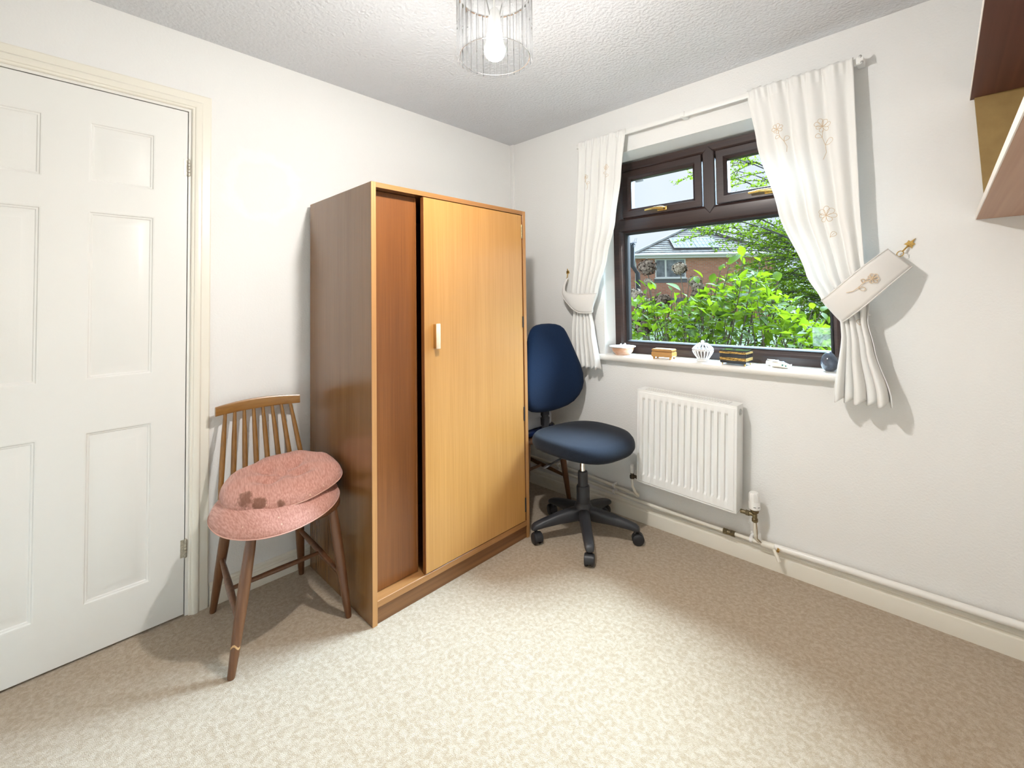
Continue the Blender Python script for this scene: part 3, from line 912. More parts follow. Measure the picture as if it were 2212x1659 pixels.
mb = MB(); mb.lathe([(0.030, 0.075), (0.044, 0.085), (0.046, 0.145), (0.040, 0.160), (0.036, 0.166)], (OX, OY, 0), 32)
obj('base_hub', mb, PLASTIC, oc)
for k in range(5):
    a = R(22.6 + 72 * k)
    d = Vector((math.cos(a), math.sin(a), 0)); pdir = Vector((-math.sin(a), math.cos(a), 0))
    lps = []
    for (r, zt, zb, w) in ((0.02, 0.150, 0.080, 0.026), (0.06, 0.146, 0.078, 0.027), (0.14, 0.130, 0.076, 0.0255), (0.22, 0.108, 0.070, 0.0235), (0.262, 0.094, 0.064, 0.022), (0.276, 0.084, 0.063, 0.018), (0.280, 0.074, 0.064, 0.012)):
        lp = []
        cz_, hz = (zt + zb) / 2, (zt - zb) / 2
        for (u, v) in superpts(w, hz, 20, 3.2): lp.append(Vector((OX, OY, 0)) + d * r + pdir * u + Vector((0, 0, cz_ + v)))
        lps.append(lp)
    mb = MB(); mb.loft(lps, True, True, True)
    lg = obj('leg', mb, PLASTIC, oc, 50)
    # twin-wheel castor under the tip
    sw = [R(35), R(200), R(150), R(-20), R(-60)][k] + a * 0
    wd_ = Vector((math.cos(sw), math.sin(sw), 0)); ax = Vector((-math.sin(sw), math.cos(sw), 0))
    pc = Vector((OX, OY, 0)) + d * 0.258
    wc = pc + wd_ * 0.012 + Vector((0, 0, 0.027))
    Mx = Matrix((wd_, ax, Vector((0, 0, 1)))).transposed()
    mb = MB()
    mb.tube([pc + Vector((0, 0, 0.070)), pc + Vector((0, 0, 0.05))], 0.008, 12)
    lp = []
    for side in (-0.0255, 0.0255):
        l1 = []
        for t in range(0, 13):
            an = R(-12 + 204 * t / 12)
            l1.append(wc + wd_ * (0.0295 * math.cos(an)) + ax * side * 0.55 + Vector((0, 0, 0.0295 * math.sin(an))))
        lp.append(l1)
    lo = [[wc + (p - wc) * 0.80 + Vector((0, 0, 0)) for p in l_] for l_ in lp]
    mb.loft([lp[0], lp[1]], False)
    mb.loft([[*lp[0], *reversed(lo[0])]], True, False, True)
    mb.loft([[*lp[1], *reversed(lo[1])]], True, False, True)
    mb.loft([lo[0], lo[1]], False)
    obj('castor_hood', mb, PLASTIC_W, lg, 40)
    for s_ in (-1, 1):
        mb = MB()
        Mw = Matrix((wd_, Vector((0, 0, 1)), ax)).transposed()
        q0 = wc + ax * (0.0145 * s_)
        pf = [(0.008, -0.0085), (0.0235, -0.0085), (0.027, -0.006), (0.027, 0.006), (0.0235, 0.0085), (0.014, 0.0098), (0.002, 0.0103)]
        mb.lathe([(r, z * s_) for (r, z) in pf], q0, 24, Mw.to_4x4())
        obj('castor_wheel', mb, PLASTIC_W, lg, 40)
mb = MB(); mb.lathe([(0.033, 0.150), (0.0345, 0.160), (0.0335, 0.245), (0.031, 0.252)], (OX, OY, 0), 32)
obj('lower_sleeve', mb, PLASTIC, oc)
mb = MB(); mb.lathe([(0.0255, 0.245), (0.0255, 0.318), (0.0235, 0.324), (0.016, 0.326)], (OX, OY, 0), 32)
obj('upper_sleeve', mb, PLASTIC, oc)
mb = MB(); mb.lathe([(0.0135, 0.320), (0.0135, 0.435)], (OX, OY, 0), 24)
obj('gas_rod', mb, CHROME, oc)
# seat
lps = []
for (k, z) in ((0.50, 0.427), (0.66, 0.430), (0.86, 0.447), (0.93, 0.460)):
    lps.append([OC(0.010 + u * k, v * k, z + 0.008 * (u / 0.235) * 0) for (u, v) in superpts(0.232, 0.236, 48, 2.7)])
mb = MB(); mb.loft(lps, True, True, True)
obj('seat_shell', mb, PLASTIC, oc, 50)
lps = []
for (k, z) in ((0.90, 0.456), (0.97, 0.462), (1.0, 0.476), (1.0, 0.492), (0.985, 0.505), (0.94, 0.516), (0.84, 0.5225), (0.6, 0.525), (0.3, 0.524)):
    lp = []
    for (u, v) in superpts(0.235, 0.243, 56, 2.7):
        fr = max(0, (u * k) / 0.235)
        lp.append(OC(0.010 + u * k, v * k * (1 - 0.03 * u / 0.235), z - 0.022 * fr ** 3 + (0.004 * (abs(v) * k / 0.243) ** 2 if z > 0.51 else 0)))
    lps.append(lp)
mb = MB(); mb.loft(lps, True, True, True)
obj('seat_cushion', mb, FAB_SEAT, oc, 60)
# mechanism bracket with its fin, lever and paddle
mb = MB()
p = [OC(-0.06, 0, 0.430), OC(-0.16, 0, 0.436), OC(-0.24, 0, 0.440), OC(-0.272, 0, 0.455), OC(-0.283, 0, 0.49), OC(-0.284, 0, 0.56)]
lps = []
for q, hh in zip(p, (0.012, 0.011, 0.010, 0.010, 0.009, 0.008)):
    pass
mb.tube(p, [0.026, 0.026, 0.024, 0.022, 0.021, 0.020], 14)
obj('back_bracket', mb, PLASTIC, oc)
mb = MB()
for (za, zb, w, t_) in ((0.50, 0.548, 0.027, 0.013), (0.553, 0.640, 0.0285, 0.012)):
    bmx = bmesh.new(); bmesh.ops.create_cube(bmx, size=1)
    for v in bmx.verts:
        q = OC(-0.284 + v.co.x * t_ * 2, v.co.y * w * 2 * (1 - 0.12 * (v.co.z < 0)), za + (v.co.z + 0.5) * (zb - za)); v.co = q
    bmesh.ops.bevel(bmx, geom=bmx.edges[:], offset=0.004, segments=2, affect='EDGES'); mb.bm(bmx)
obj('back_post', mb, PLASTIC, oc)
mb = MB()
for s_ in (-0.055,):
    a_, b_, c_, d_ = OC(-0.10, s_ - 0.115, 0.462), OC(-0.18, s_ - 0.115, 0.462), OC(-0.165, s_ - 0.115, 0.432), OC(-0.13, s_ - 0.115, 0.430)
    off = ey * 0.02
    mb.loft([[a_, b_, c_, d_], [a_ + off, b_ + off, c_ + off, d_ + off]], True, True, True)
obj('tilt_fin', mb, PLASTIC, oc)
mb = MB()
pl = [OC(0.00, -0.06, 0.428), OC(-0.01, -0.13, 0.420), OC(-0.035, -0.185, 0.395)]
mb.tube(pl, 0.0045, 10)
obj('height_lever', mb, PLASTIC, oc)
mb = MB()
q = Vector(pl[-1])
dirv = (Vector(pl[2]) - Vector(pl[1])).normalized()
loops = []
for (t_, w, h_) in ((0, 0.006, 0.005), (0.012, 0.012, 0.006), (0.03, 0.014, 0.006), (0.045, 0.011, 0.005), (0.05, 0.004, 0.003)):
    cpt = q + dirv * t_
    sx_ = dirv.cross(Vector((0, 0, 1))).normalized(); sz_ = sx_.cross(dirv)
    loops.append([cpt + sx_ * (w * math.cos(2 * PI * i / 12)) + sz_ * (h_ * math.sin(2 * PI * i / 12)) for i in range(12)])
mb.loft(loops, True, True, True)
obj('lever_paddle', mb, PLASTIC_W, oc)
# backrest: egg outline, wrapped forward at the edges
zs = [0.585, 0.592, 0.605, 0.625, 0.655, 0.69, 0.73, 0.78, 0.83, 0.88, 0.93, 0.98, 1.02, 1.045, 1.062, 1.071, 1.076]
hw_ = [0.040, 0.090, 0.140, 0.180, 0.209, 0.225, 0.231, 0.227, 0.216, 0.201, 0.184, 0.165, 0.146, 0.128, 0.104, 0.076, 0.030]
NB = 20


def back_surface(thick, shrink=1.0):
    g = []
    for z, w in zip(zs, hw_):
        row = []
        for i in range(NB + 1):
            s_ = -1 + 2 * i / NB
            y = s_ * w * shrink
            wrap = 0.050 * (y / 0.23) ** 2
            lean = -0.02 * (z - 0.75) - 0.018 * math.exp(-((z - 0.78) / 0.13) ** 2) * -1
            ez = min(1, (z - 0.583) / 0.045, (1.078 - z) / 0.04); ez = max(0, ez)
            ed = (max(0, 1 - abs(s_) ** 4)) ** 0.5 * math.sqrt(max(0.0, 1 - (1 - ez) ** 2))
            row.append(OC(-0.262 + wrap + lean + thick * ed, y, z))
        g.append(row)
    return g


mb = MB()
fgr, bgr = back_surface(0.034), back_surface(-0.020)
for g, flip in ((fgr, False), (bgr, True)):
    vs = [p for row in g for p in row]; fs = []
    for j in range(len(zs) - 1):
        for i in range(NB):
            a = j * (NB + 1) + i
            fs.append((a, a + 1, a + NB + 2, a + NB + 1))
    mb.add(vs, fs)
edge = lambda g: [g[0][i] for i in range(NB + 1)] + [g[j][NB] for j in range(1, len(zs))] + [g[-1][i] for i in range(NB - 1, -1, -1)] + [g[j][0] for j in range(len(zs) - 2, 0, -1)]
mb.loft([edge(fgr), edge(bgr)], True)
obj('backrest', mb, FAB_NAVY, oc, 70)

# ------------------------------------------------------------------ radiator and pipes
RX0, RX1, RZ0, RZ1 = 0.996, 1.476, 0.250, 0.728
TILT = R(2.0)
rc = Vector(((RX0 + RX1) / 2, -0.07, (RZ0 + RZ1) / 2))
MR = Matrix.Translation(rc) @ Matrix.Rotation(TILT, 4, 'Y') @ Matrix.Translation(-rc)


def tilt(mb):
    mb.v = [tuple(MR @ Vector(v)) for v in mb.v]
    return mb


rad = thing('radiator', 'white panel radiator with upright flutes on the wall under the window', 'radiator', (rc.x, -0.07, RZ0))
NG = 14
xs, hs = [], []
marg = 0.022
pitch = (RX1 - RX0 - 2 * marg) / NG
prof1 = [(0.0, 0.0), (0.12, 0.0), (0.19, 1.0), (0.52, 1.0), (0.62, 0.0)]
xg = [RX0, RX0 + 0.006, RX0 + 0.010]
for i in range(NG):
    for (t_, _) in prof1: xg.append(RX0 + marg + pitch * (i + t_))
xg += [RX1 - marg, RX1 - 0.010, RX1 - 0.006, RX1]
zg = [RZ0, RZ0 + 0.006, RZ0 + 0.010, RZ0 + 0.040, RZ0 + 0.046, RZ0 + 0.052, RZ0 + 0.058, RZ1 - 0.052, RZ1 - 0.046, RZ1 - 0.040, RZ1 - 0.034, RZ1 - 0.010, RZ1 - 0.006, RZ1]


def rdepth(x, z):
    t_ = (x - RX0 - marg) / pitch
    e = 0.0
    if 0 <= t_ <= NG:
        f = t_ % 1.0
        for (a, b) in zip(prof1, prof1[1:] + [(1.0, 0.0)]):
            if a[0] <= f + 1e-6 <= b[0] + 1e-6:
                e = a[1] + (b[1] - a[1]) * (f - a[0]) / max(1e-6, b[0] - a[0])
    ze = min(1, max(0, (z - RZ0 - 0.042) / 0.014), max(0, (RZ1 - 0.036 - z) / 0.014))
    lip = 0.003 if (x < RX0 + 0.008 or x > RX1 - 0.008 or z < RZ0 + 0.008 or z > RZ1 - 0.008) else 0.0
    return -0.116 + 0.0115 * e * ze + lip


mb = MB()
vs = [(x, rdepth(x, z), z) for z in zg for x in xg]; fs = []
for j in range(len(zg) - 1):
    for i in range(len(xg) - 1):
        a = j * len(xg) + i; fs.append((a, a + 1, a + len(xg) + 1, a + len(xg)))
mb.add(vs, fs)
mb.box(RX0 + 0.004, RX1 - 0.004, -0.100, -0.096, RZ0 + 0.004, RZ1 - 0.004)
obj('front_panel', tilt(mb), RAD, rad, 30)
for (xa, xb) in ((RX0 - 0.004, RX0), (RX1, RX1 + 0.004)):
    mb = MB(); mb.bbox(xa, xb, -0.114, -0.030, RZ0 + 0.002, RZ1 + 0.004, 0.0015)
    obj('side_panel', tilt(mb), RAD, rad)
mb = MB()
zt = RZ1 + 0.004
n_s = 34
sl = [(RX0 + 0.03 + (RX1 - RX0 - 0.06) * i / n_s, RX0 + 0.03 + (RX1 - RX0 - 0.06) * (i + 0.5) / n_s, -0.098, -0.046) for i in range(n_s)]
mb.holes((RX0 - 0.004, RX1 + 0.004), (-0.114, -0.030), sl, lambda a, b: (a, b, zt))
mb.box(RX0 - 0.004, RX1 + 0.004, -0.114, -0.110, zt - 0.012, zt - 0.0004)
obj('top_grille', tilt(mb), RAD, rad)
mb = MB(); mb.box(RX0 + 0.006, RX1 - 0.006, -0.040, -0.032, RZ0 + 0.004, RZ1 - 0.01)
obj('back_panel', tilt(mb), RAD, rad)
mb = MB()
for i in range(26):
    x = RX0 + 0.02 + (RX1 - RX0 - 0.04) * i / 25
    mb.box(x - 0.0006, x + 0.0006, -0.095, -0.041, RZ0 + 0.03, RZ1 - 0.10)
fin = obj('convector_fins', tilt(mb), mat('grey_fins', (0.45, 0.45, 0.45), 0.5), rad)
mb = MB()
Mc = Matrix.Rotation(R(90), 4, 'Y')
mb.lathe([(0.015, 0.0), (0.015, 0.003), (0.010, 0.004), (0.010, 0.0065), (0.002, 0.007)], (RX1 + 0.004, -0.072, RZ1 - 0.03), 20, Mc)
obj('blanking_plug', tilt(mb), STEEL, rad)
for x in (RX0 + 0.08, RX1 - 0.08):
    mb = MB(); mb.box(x - 0.015, x + 0.015, -0.034, 0.0, RZ0 + 0.05, RZ1 - 0.05)
    obj('wall_bracket', tilt(mb), RAD, rad)

# thermostatic valve at the right, on its pipe
tv = thing('thermostatic_valve', 'white thermostatic valve head on brass body right of the radiator', 'radiator valve', (1.534, -0.07, 0.225))
TX, TY = 1.534, -0.070
mb = MB()
mb.lathe([(0.0185, 0.268), (0.0228, 0.272), (0.0232, 0.302), (0.0225, 0.304)], (TX, TY, 0), 32)
hd = obj('valve_head', mb, WHITEP, tv)
mb = MB()
for an in (R(-72), R(-28)):
    dr = Vector((math.cos(an), math.sin(an), 0)); tg = Vector((-math.sin(an), math.cos(an), 0))
    cc = Vector((TX, TY, 0.284)) + dr * 0.0226
    mb.add([cc - tg * 0.005 + Vector((0, 0, -0.0012)) + dr * 0.0006, cc + tg * 0.005 + Vector((0, 0, -0.0012)) + dr * 0.0006, cc + tg * 0.005 + Vector((0, 0, 0.0012)) + dr * 0.0006, cc - tg * 0.005 + Vector((0, 0, 0.0012)) + dr * 0.0006], [(0, 1, 2, 3)])
obj('slot_mark', mb, DARK_GAP, hd)
mb = MB()
lps = []
for (r, z) in ((0.0215, 0.304), (0.0215, 0.322), (0.0200, 0.338), (0.0165, 0.343), (0.004, 0.344)):
    lps.append([(TX + (r + (0.0009 * (1 if i % 3 else -1.2) if 0.31 < z < 0.34 else 0)) * math.cos(2 * PI * i / 48), TY + (r + (0.0009 * (1 if i % 3 else -1.2) if 0.31 < z < 0.34 else 0)) * math.sin(2 * PI * i / 48), z) for i in range(48)])
mb.loft(lps, True, False, True)
obj('ribbed_cap', mb, WHITEP, hd)
mb = MB()
mb.lathe([(0.018, 0.266), (0.0165, 0.256), (0.010, 0.250), (0.010, 0.236), (0.0105, 0.230), (0.0125, 0.228), (0.0125, 0.216), (0.010, 0.213)], (TX, TY, 0), 20)
mb.tube([(TX, TY, 0.244), (RX1 + 0.028, TY, 0.244)], 0.0085, 14)
mb.tube([(RX1 + 0.036, TY, 0.244), (RX1 + 0.022, TY, 0.244)], 0.0125, 6)
mb.tube([(RX1 + 0.024, TY, 0.244), (RX1 + 0.000, TY, 0.244)], 0.009, 12)
obj('valve_body', mb, BRASS_OLD, tv)
mb = MB(); mb.tube([(TX, TY, 0.218), (TX, TY, 0.16), (TX + 0.001, TY + 0.010, 0.135), (TX + 0.001, -0.034, 0.118)], 0.0075, 12)
obj('tail_pipe', mb, PIPE, tv)
mb = MB(); mb.tube([(TX + 0.007, TY - 0.006, 0.218), (TX + 0.010, TY - 0.006, 0.17), (TX + 0.006, TY + 0.004, 0.14), (TX + 0.016, -0.045, 0.118)], 0.0016, 8)
obj('earth_wire', mb, mat('old_tape', (0.30, 0.20, 0.09), 0.6), tv)

lv = thing('lockshield_valve', 'small white-capped valve on dark brass at the radiator left end', 'radiator valve', (0.934, -0.07, 0.25))
VX = 0.934
mb = MB(); mb.lathe([(0.0100, 0.276), (0.0112, 0.290), (0.0118, 0.306), (0.0128, 0.307), (0.0128, 0.318), (0.010, 0.320)], (VX, -0.07, 0), 20)
obj('valve_cap', mb, WHITEP, lv)
mb = MB(); mb.lathe([(0.0115, 0.247), (0.0125, 0.250), (0.0125, 0.262), (0.009, 0.266), (0.009, 0.278)], (VX, -0.07, 0), 16)
mb.tube([(VX, -0.07, 0.262), (RX0 - 0.022, -0.07, 0.259)], 0.008, 12)
mb.tube([(RX0 - 0.032, -0.07, 0.260), (RX0 - 0.018, -0.07, 0.259)], 0.0125, 6)
mb.tube([(RX0 - 0.02, -0.07, 0.259), (RX0 + 0.004, -0.07, 0.259)], 0.009, 12)
obj('valve_body', mb, mat('dark_brass', (0.10, 0.08, 0.06), 0.35, metal=0.8), lv)
mb = MB(); mb.tube([(VX, -0.07, 0.250), (VX + 0.002, -0.07, 0.205), (VX + 0.010, -0.058, 0.170), (VX + 0.014, -0.040, 0.152)], 0.0075, 12)
obj('tail_pipe', mb, PIPE, lv)

hp = thing('heating_pipe', 'cream painted heating pipe running along the wall above the skirting', 'pipe', (1.4, -0.03, 0.115))
mb = MB(); mb.tube([(0.035, -0.032, 0.150), (0.62, -0.030, 0.137), (0.92, -0.030, 0.119), (1.20, -0.030, 0.112), (1.385, -0.030, 0.110)], 0.0085, 12)
obj('pipe_run', mb, PIPE, hp)
mb = MB(); mb.tube([(1.435, -0.030, 0.110), (1.56, -0.032, 0.110)], 0.0085, 12)
obj('pipe_run', mb, PIPE, hp)
mb = MB()
mb.tube([(1.385, -0.030, 0.110), (1.402, -0.030, 0.110)], 0.014, 6); mb.tube([(1.402, -0.030, 0.110), (1.418, -0.030, 0.110)], 0.0115, 14); mb.tube([(1.418, -0.030, 0.110), (1.436, -0.030, 0.110)], 0.014, 6)
obj('brass_coupling', mb, BRASS_OLD, hp)
mb = MB(); mb.tube([(1.548, -0.032, 0.110), (1.60, -0.032, 0.111)], 0.0145, 14)
mb.tube([(1.595, -0.036, 0.108), (1.612, -0.052, 0.088), (1.622, -0.058, 0.068)], 0.0075, 12)
obj('drain_tee', mb, PIPE, hp)
mb = MB(); mb.tube([(1.618, -0.044, 0.112), (1.618, -0.060, 0.112)], 0.006, 6); mb.tube([(1.618, -0.046, 0.106), (1.618, -0.054, 0.122)], 0.003, 6)
obj('drain_screw', mb, BRASS, hp)
mb = MB(); mb.tube([(1.60, -0.028, 0.112), (X1 - 0.002, -0.028, 0.120)], 0.0140, 16)
obj('pipe_cover', mb, GLOSS, hp)
for x in (1.505,):
    mb = MB(); mb.tube([(x - 0.006, -0.031, 0.110), (x + 0.006, -0.031, 0.110)], 0.0125, 14); mb.box(x - 0.005, x + 0.005, -0.03, 0.0, 0.118, 0.128)
    obj('pipe_clip', mb, WHITEP, hp)
hp2 = thing('heating_pipe', 'short upper cream pipe rising to the radiator left valve', 'pipe', (0.62, -0.03, 0.16))
mb = MB(); mb.tube([(0.035, -0.030, 0.185), (0.62, -0.030, 0.170), (0.80, -0.030, 0.158), (0.925, -0.032, 0.150), (0.950, -0.036, 0.151)], 0.0085, 12)
obj('pipe_run', mb, PIPE, hp2)
mb = MB(); mb.tube([(0.915, -0.031, 0.151), (0.935, -0.033, 0.150)], 0.0105, 12); mb.tube([(0.936, -0.034, 0.149), (0.950, -0.038, 0.152)], 0.0105, 12)
obj('elbow', mb, PIPE, hp2)
for x, z in ((0.797, 0.1585), (0.40, 0.1757)):
    mb = MB(); mb.tube([(x - 0.006, -0.030, z), (x + 0.006, -0.030, z)], 0.0118, 14); mb.tube([(x - 0.006, -0.030, z - 0.033), (x + 0.006, -0.030, z - 0.033)], 0.0118, 14)
    mb.box(x - 0.004, x + 0.004, -0.028, 0.0, z - 0.04, z + 0.012)
    obj('pipe_clip', mb, WHITEP, hp2)

# ------------------------------------------------------------------ curtain rail, curtains, tiebacks


def lerp_tab(tab, z):
    if z >= tab[0][0]: return tab[0][1]
    for (a, b) in zip(tab, tab[1:]):
        if z >= b[0]:
            t_ = (z - b[0]) / (a[0] - b[0]); t_ = t_ * t_ * (3 - 2 * t_) * 0.5 + t_ * 0.5
            return b[1] + (a[1] - b[1]) * t_
    return tab[-1][1]


rail = thing('curtain_rail', 'slim white curtain rail fixed to the wall above the window', 'curtain rail', (1.29, -0.05, 2.13))
mb = MB(); mb.bbox(0.600, 1.965, -0.058, -0.046, 2.120, 2.146, 0.003)
obj('rail', mb, WHITEP, rail)
for xb_ in (0.63, 1.25, 1.960):
    mb = MB(); mb.bbox(xb_ - 0.012, xb_ + 0.012, -0.062, 0.0, 2.122, 2.148, 0.003)
    br = obj('bracket', mb, WHITEP, rail)
    if xb_ > 1.9:
        for dx, dz in ((-0.002, 0.0135), (0.002, -0.011)):
            mb = MB(); mb.lathe([(0.0055, 0), (0.005, 0.002), (0.001, 0.003)], (xb_ + dx + 0.004, -0.062, 2.135 + dz), 12, Matrix.Rotation(R(90), 4, 'X'))
            obj('screw', mb, STEEL, br)


def curtain(name, label, xl, xr, ztop, zbot, nf, ph, ytab, atab, hem=0.0):
    NU, NV = 150, 120
    mb = MB(); vs, fs = [], []
    for j in range(NV + 1):
        v = j / NV
        for i in range(NU + 1):
            u = i / NU
            z = ztop - (ztop - zbot) * v
            a, b = lerp_tab(xl, z), lerp_tab(xr, z)
            uu = u + 0.018 * math.sin(5 * u + 3 * v + ph) * (u * (1 - u) * 4)
            x = a + (b - a) * uu
            am = lerp_tab(atab, z)
            w = 2 * PI * nf
            fold = math.sin(w * u + ph + 0.7 * math.sin(2.2 * v + ph)) * 0.62 + 0.38 * math.sin(w * 0.53 * u + 1.7 * ph + 1.3 * v)
            heading = math.exp(-((z - ztop) / 0.05) ** 2)
            fold += heading * 0.55 * math.sin(w * 2.7 * u + 1.1)
            y = lerp_tab(ytab, z) + am * fold
            x += 0.25 * am * math.cos(w * u + ph) * (u * (1 - u) * 4) ** 0.5
            zz_ = z + (hem * math.sin(w * u + ph + 1.5) * 0.010 if v > 0.8 else 0) * (v - 0.8) / 0.2 + heading * 0.004 * math.sin(w * 2.7 * u + 1.1)
            vs.append((x, y, zz_))
    for j in range(NV):
        for i in range(NU):
            a = j * (NU + 1) + i; fs.append((a, a + 1, a + NU + 2, a + NU + 1))
    mb.add(vs, fs)
    root = thing(name, label, 'curtain', ((lerp_tab(xl, zbot) + lerp_tab(xr, zbot)) / 2, -0.06, zbot), group='pair of ivory curtains')
    o = obj('cloth', mb, CURT, root, 180, fixn=False)
    sm = o.modifiers.new('solid', 'SOLIDIFY'); sm.thickness = 0.0012
    bvh = BVHTree.FromPolygons([Vector(v) for v in vs], fs)
    # stitched hem line and heading seam
    for (zz_, nm) in ((zbot + 0.018, 'hem_seam'), (ztop - 0.055, 'heading_seam')):
        pts = []
        for i in range(0, 91):
            a, b = lerp_tab(xl, zz_), lerp_tab(xr, zz_)
            h_ = bvh.ray_cast(Vector((a + (b - a) * (0.02 + 0.96 * i / 90), -0.5, zz_)), Vector((0, 1, 0)))
            if h_[0] is not None: pts.append(h_[0] + Vector((0, -0.0010, 0)))
        if len(pts) > 4:
            mb = MB(); mb.tube(pts, 0.0007, 5); obj(nm, mb, CURT, root)
    return root, bvh


def flower_lines(c, s, ang=0.0, kind='bloom'):
    """embroidered outline motifs as polylines in (x,z)"""
    L = []

    def petal(base, d, ln, wd):
        d = Vector(d).normalized(); n_ = Vector((-d.y, d.x))
        out = []
        for k in range(15):
            t_ = k / 14
            a = PI * t_
            out.append(Vector(base) + d * (ln * math.sin(a / 2 * 2 if t_ <= .5 else a) if False else d * 0 + d * ln * (0.5 - 0.5 * math.cos(2 * PI * t_ if t_ <= .5 else 2 * PI * (1 - t_)))) if False else Vector(base) + d * ln * math.sin(a) + n_ * wd * math.sin(2 * a) * (1 if t_ < 2 else 1))
        return out
    c = Vector(c)
    if kind in ('bloom', 'stem', 'bud'):
        for (dx, dz, ln, wd) in ((-0.8, 0.55, 1.0, 0.30), (-0.25, 1.0, 1.15, 0.28), (0.4, 0.9, 1.05, 0.30), (0.95, 0.3, 1.0, 0.26), (-0.9, -0.1, 0.7, 0.24), (0.6, -0.45, 0.8, 0.25), (-0.2, -0.75, 0.75, 0.22)):
            L.append(petal(c, (dx, dz), s * ln, s * wd))
    if kind == 'stem':
        st = [c + Vector((0.0, -0.5)) * s, c + Vector((-0.05, -1.5)) * s, c + Vector((0.25, -2.6)) * s, c + Vector((0.35, -3.6)) * s, c + Vector((0.0, -4.6)) * s]
        L.append(st)
        L.append(petal(st[2], (0.7, 0.6), s * 1.1, s * 0.35)); L.append(petal(st[1], (-0.8, 0.5), s * 0.8, s * 0.3))
    if kind == 'leaf':
        L.append(petal(c, (0.3, 1), s, s * 0.35)); L.append([c, c + Vector((0.2, 0.8)) * s])
    if ang:
        ca, sa = math.cos(ang), math.sin(ang)
        L = [[c + Vector((ca * (p.x - c.x) - sa * (p.y - c.y), sa * (p.x - c.x) + ca * (p.y - c.y))) for p in l_] for l_ in L]
    return L


def embroider(root, bvh, motifs, rad=0.00095):
    for (c, s, ang, kind) in motifs:
        mb = MB(); okk = False
        for l_ in flower_lines(c, s, ang, kind):
            pts = []
            dense = []
            for a, b in zip(l_, l_[1:]):
                for k in range(3): dense.append(a.lerp(b, k / 3))
            dense.append(l_[-1])
            for p_ in dense:
                h_ = bvh.ray_cast(Vector((p_.x, -0.5, p_.y)), Vector((0, 1, 0)))
                if h_[0] is None: continue
                q_ = h_[0] + Vector((0, -0.0012, 0))
                if pts and (q_ - pts[-1]).length < 0.0006: continue
                if pts and (q_ - pts[-1]).length > 0.03:
                    if len(pts) > 2: mb.tube(pts, rad, 5); okk = True
                    pts = []
                pts.append(q_)
            if len(pts) > 2: mb.tube(pts, rad, 5); okk = True
        if okk:
            o = obj('embroidered_motif', mb, THREAD, root, 60, fixn=False)
            o['label'] = 'gold-brown embroidered flower outline'


rcu, rb_ = curtain('curtain', 'right ivory curtain, widest at the top and swept to the right by its tieback',
                   [(2.150, 1.549), (1.90, 1.585), (1.575, 1.662), (1.30, 1.757), (1.19, 1.808), (1.11, 1.866), (1.05, 1.868), (0.80, 1.836)],
                   [(2.150, 1.940), (1.60, 1.944), (1.352, 1.950), (1.20, 1.966), (1.11, 1.956), (1.00, 1.975), (0.84, 2.018), (0.80, 2.020)],
                   2.150, 0.800, 5.5, 0.6, [(2.15, -0.066), (1.6, -0.075), (1.2, -0.072), (1.1, -0.070), (0.8, -0.085)], [(2.15, 0.008), (2.0, 0.012), (1.6, 0.014), (1.25, 0.013), (1.12, 0.016), (0.95, 0.028), (0.8, 0.034)], 1.0)
embroider(rcu, rb_, [((1.832, 1.905), 0.030, 0.0, 'stem'), ((1.672, 1.935), 0.024, 0.3, 'stem'), ((1.836, 1.535), 0.034, -0.3, 'bloom'), ((1.846, 1.447), 0.026, -0.5, 'leaf'), ((1.930, 1.095), 0.022, 0.4, 'leaf')])
lcu, lb_ = curtain('curtain', 'left ivory curtain hanging straight beside the office chair and gathered low',
                   [(2.150, 0.620), (1.80, 0.606), (1.45, 0.575), (1.25, 0.552), (1.13, 0.560), (1.05, 0.548), (0.81, 0.545)],
                   [(2.150, 0.936), (1.90, 0.905), (1.65, 0.862), (1.45, 0.805), (1.25, 0.737), (1.13, 0.690), (1.05, 0.705), (0.81, 0.746)],
                   2.150, 0.812, 6.0, 2.1, [(2.15, -0.066), (1.6, -0.068), (1.2, -0.066), (1.1, -0.062), (0.81, -0.072)], [(2.15, 0.010), (2.0, 0.014), (1.6, 0.016), (1.25, 0.013), (1.12, 0.014), (0.95, 0.024), (0.81, 0.028)], 0.8)
embroider(lcu, lb_, [((0.812, 1.955), 0.020, -0.15, 'stem'), ((0.672, 1.93), 0.016, 0.1, 'stem'), ((0.634, 1.09), 0.018, 0.0, 'leaf')])


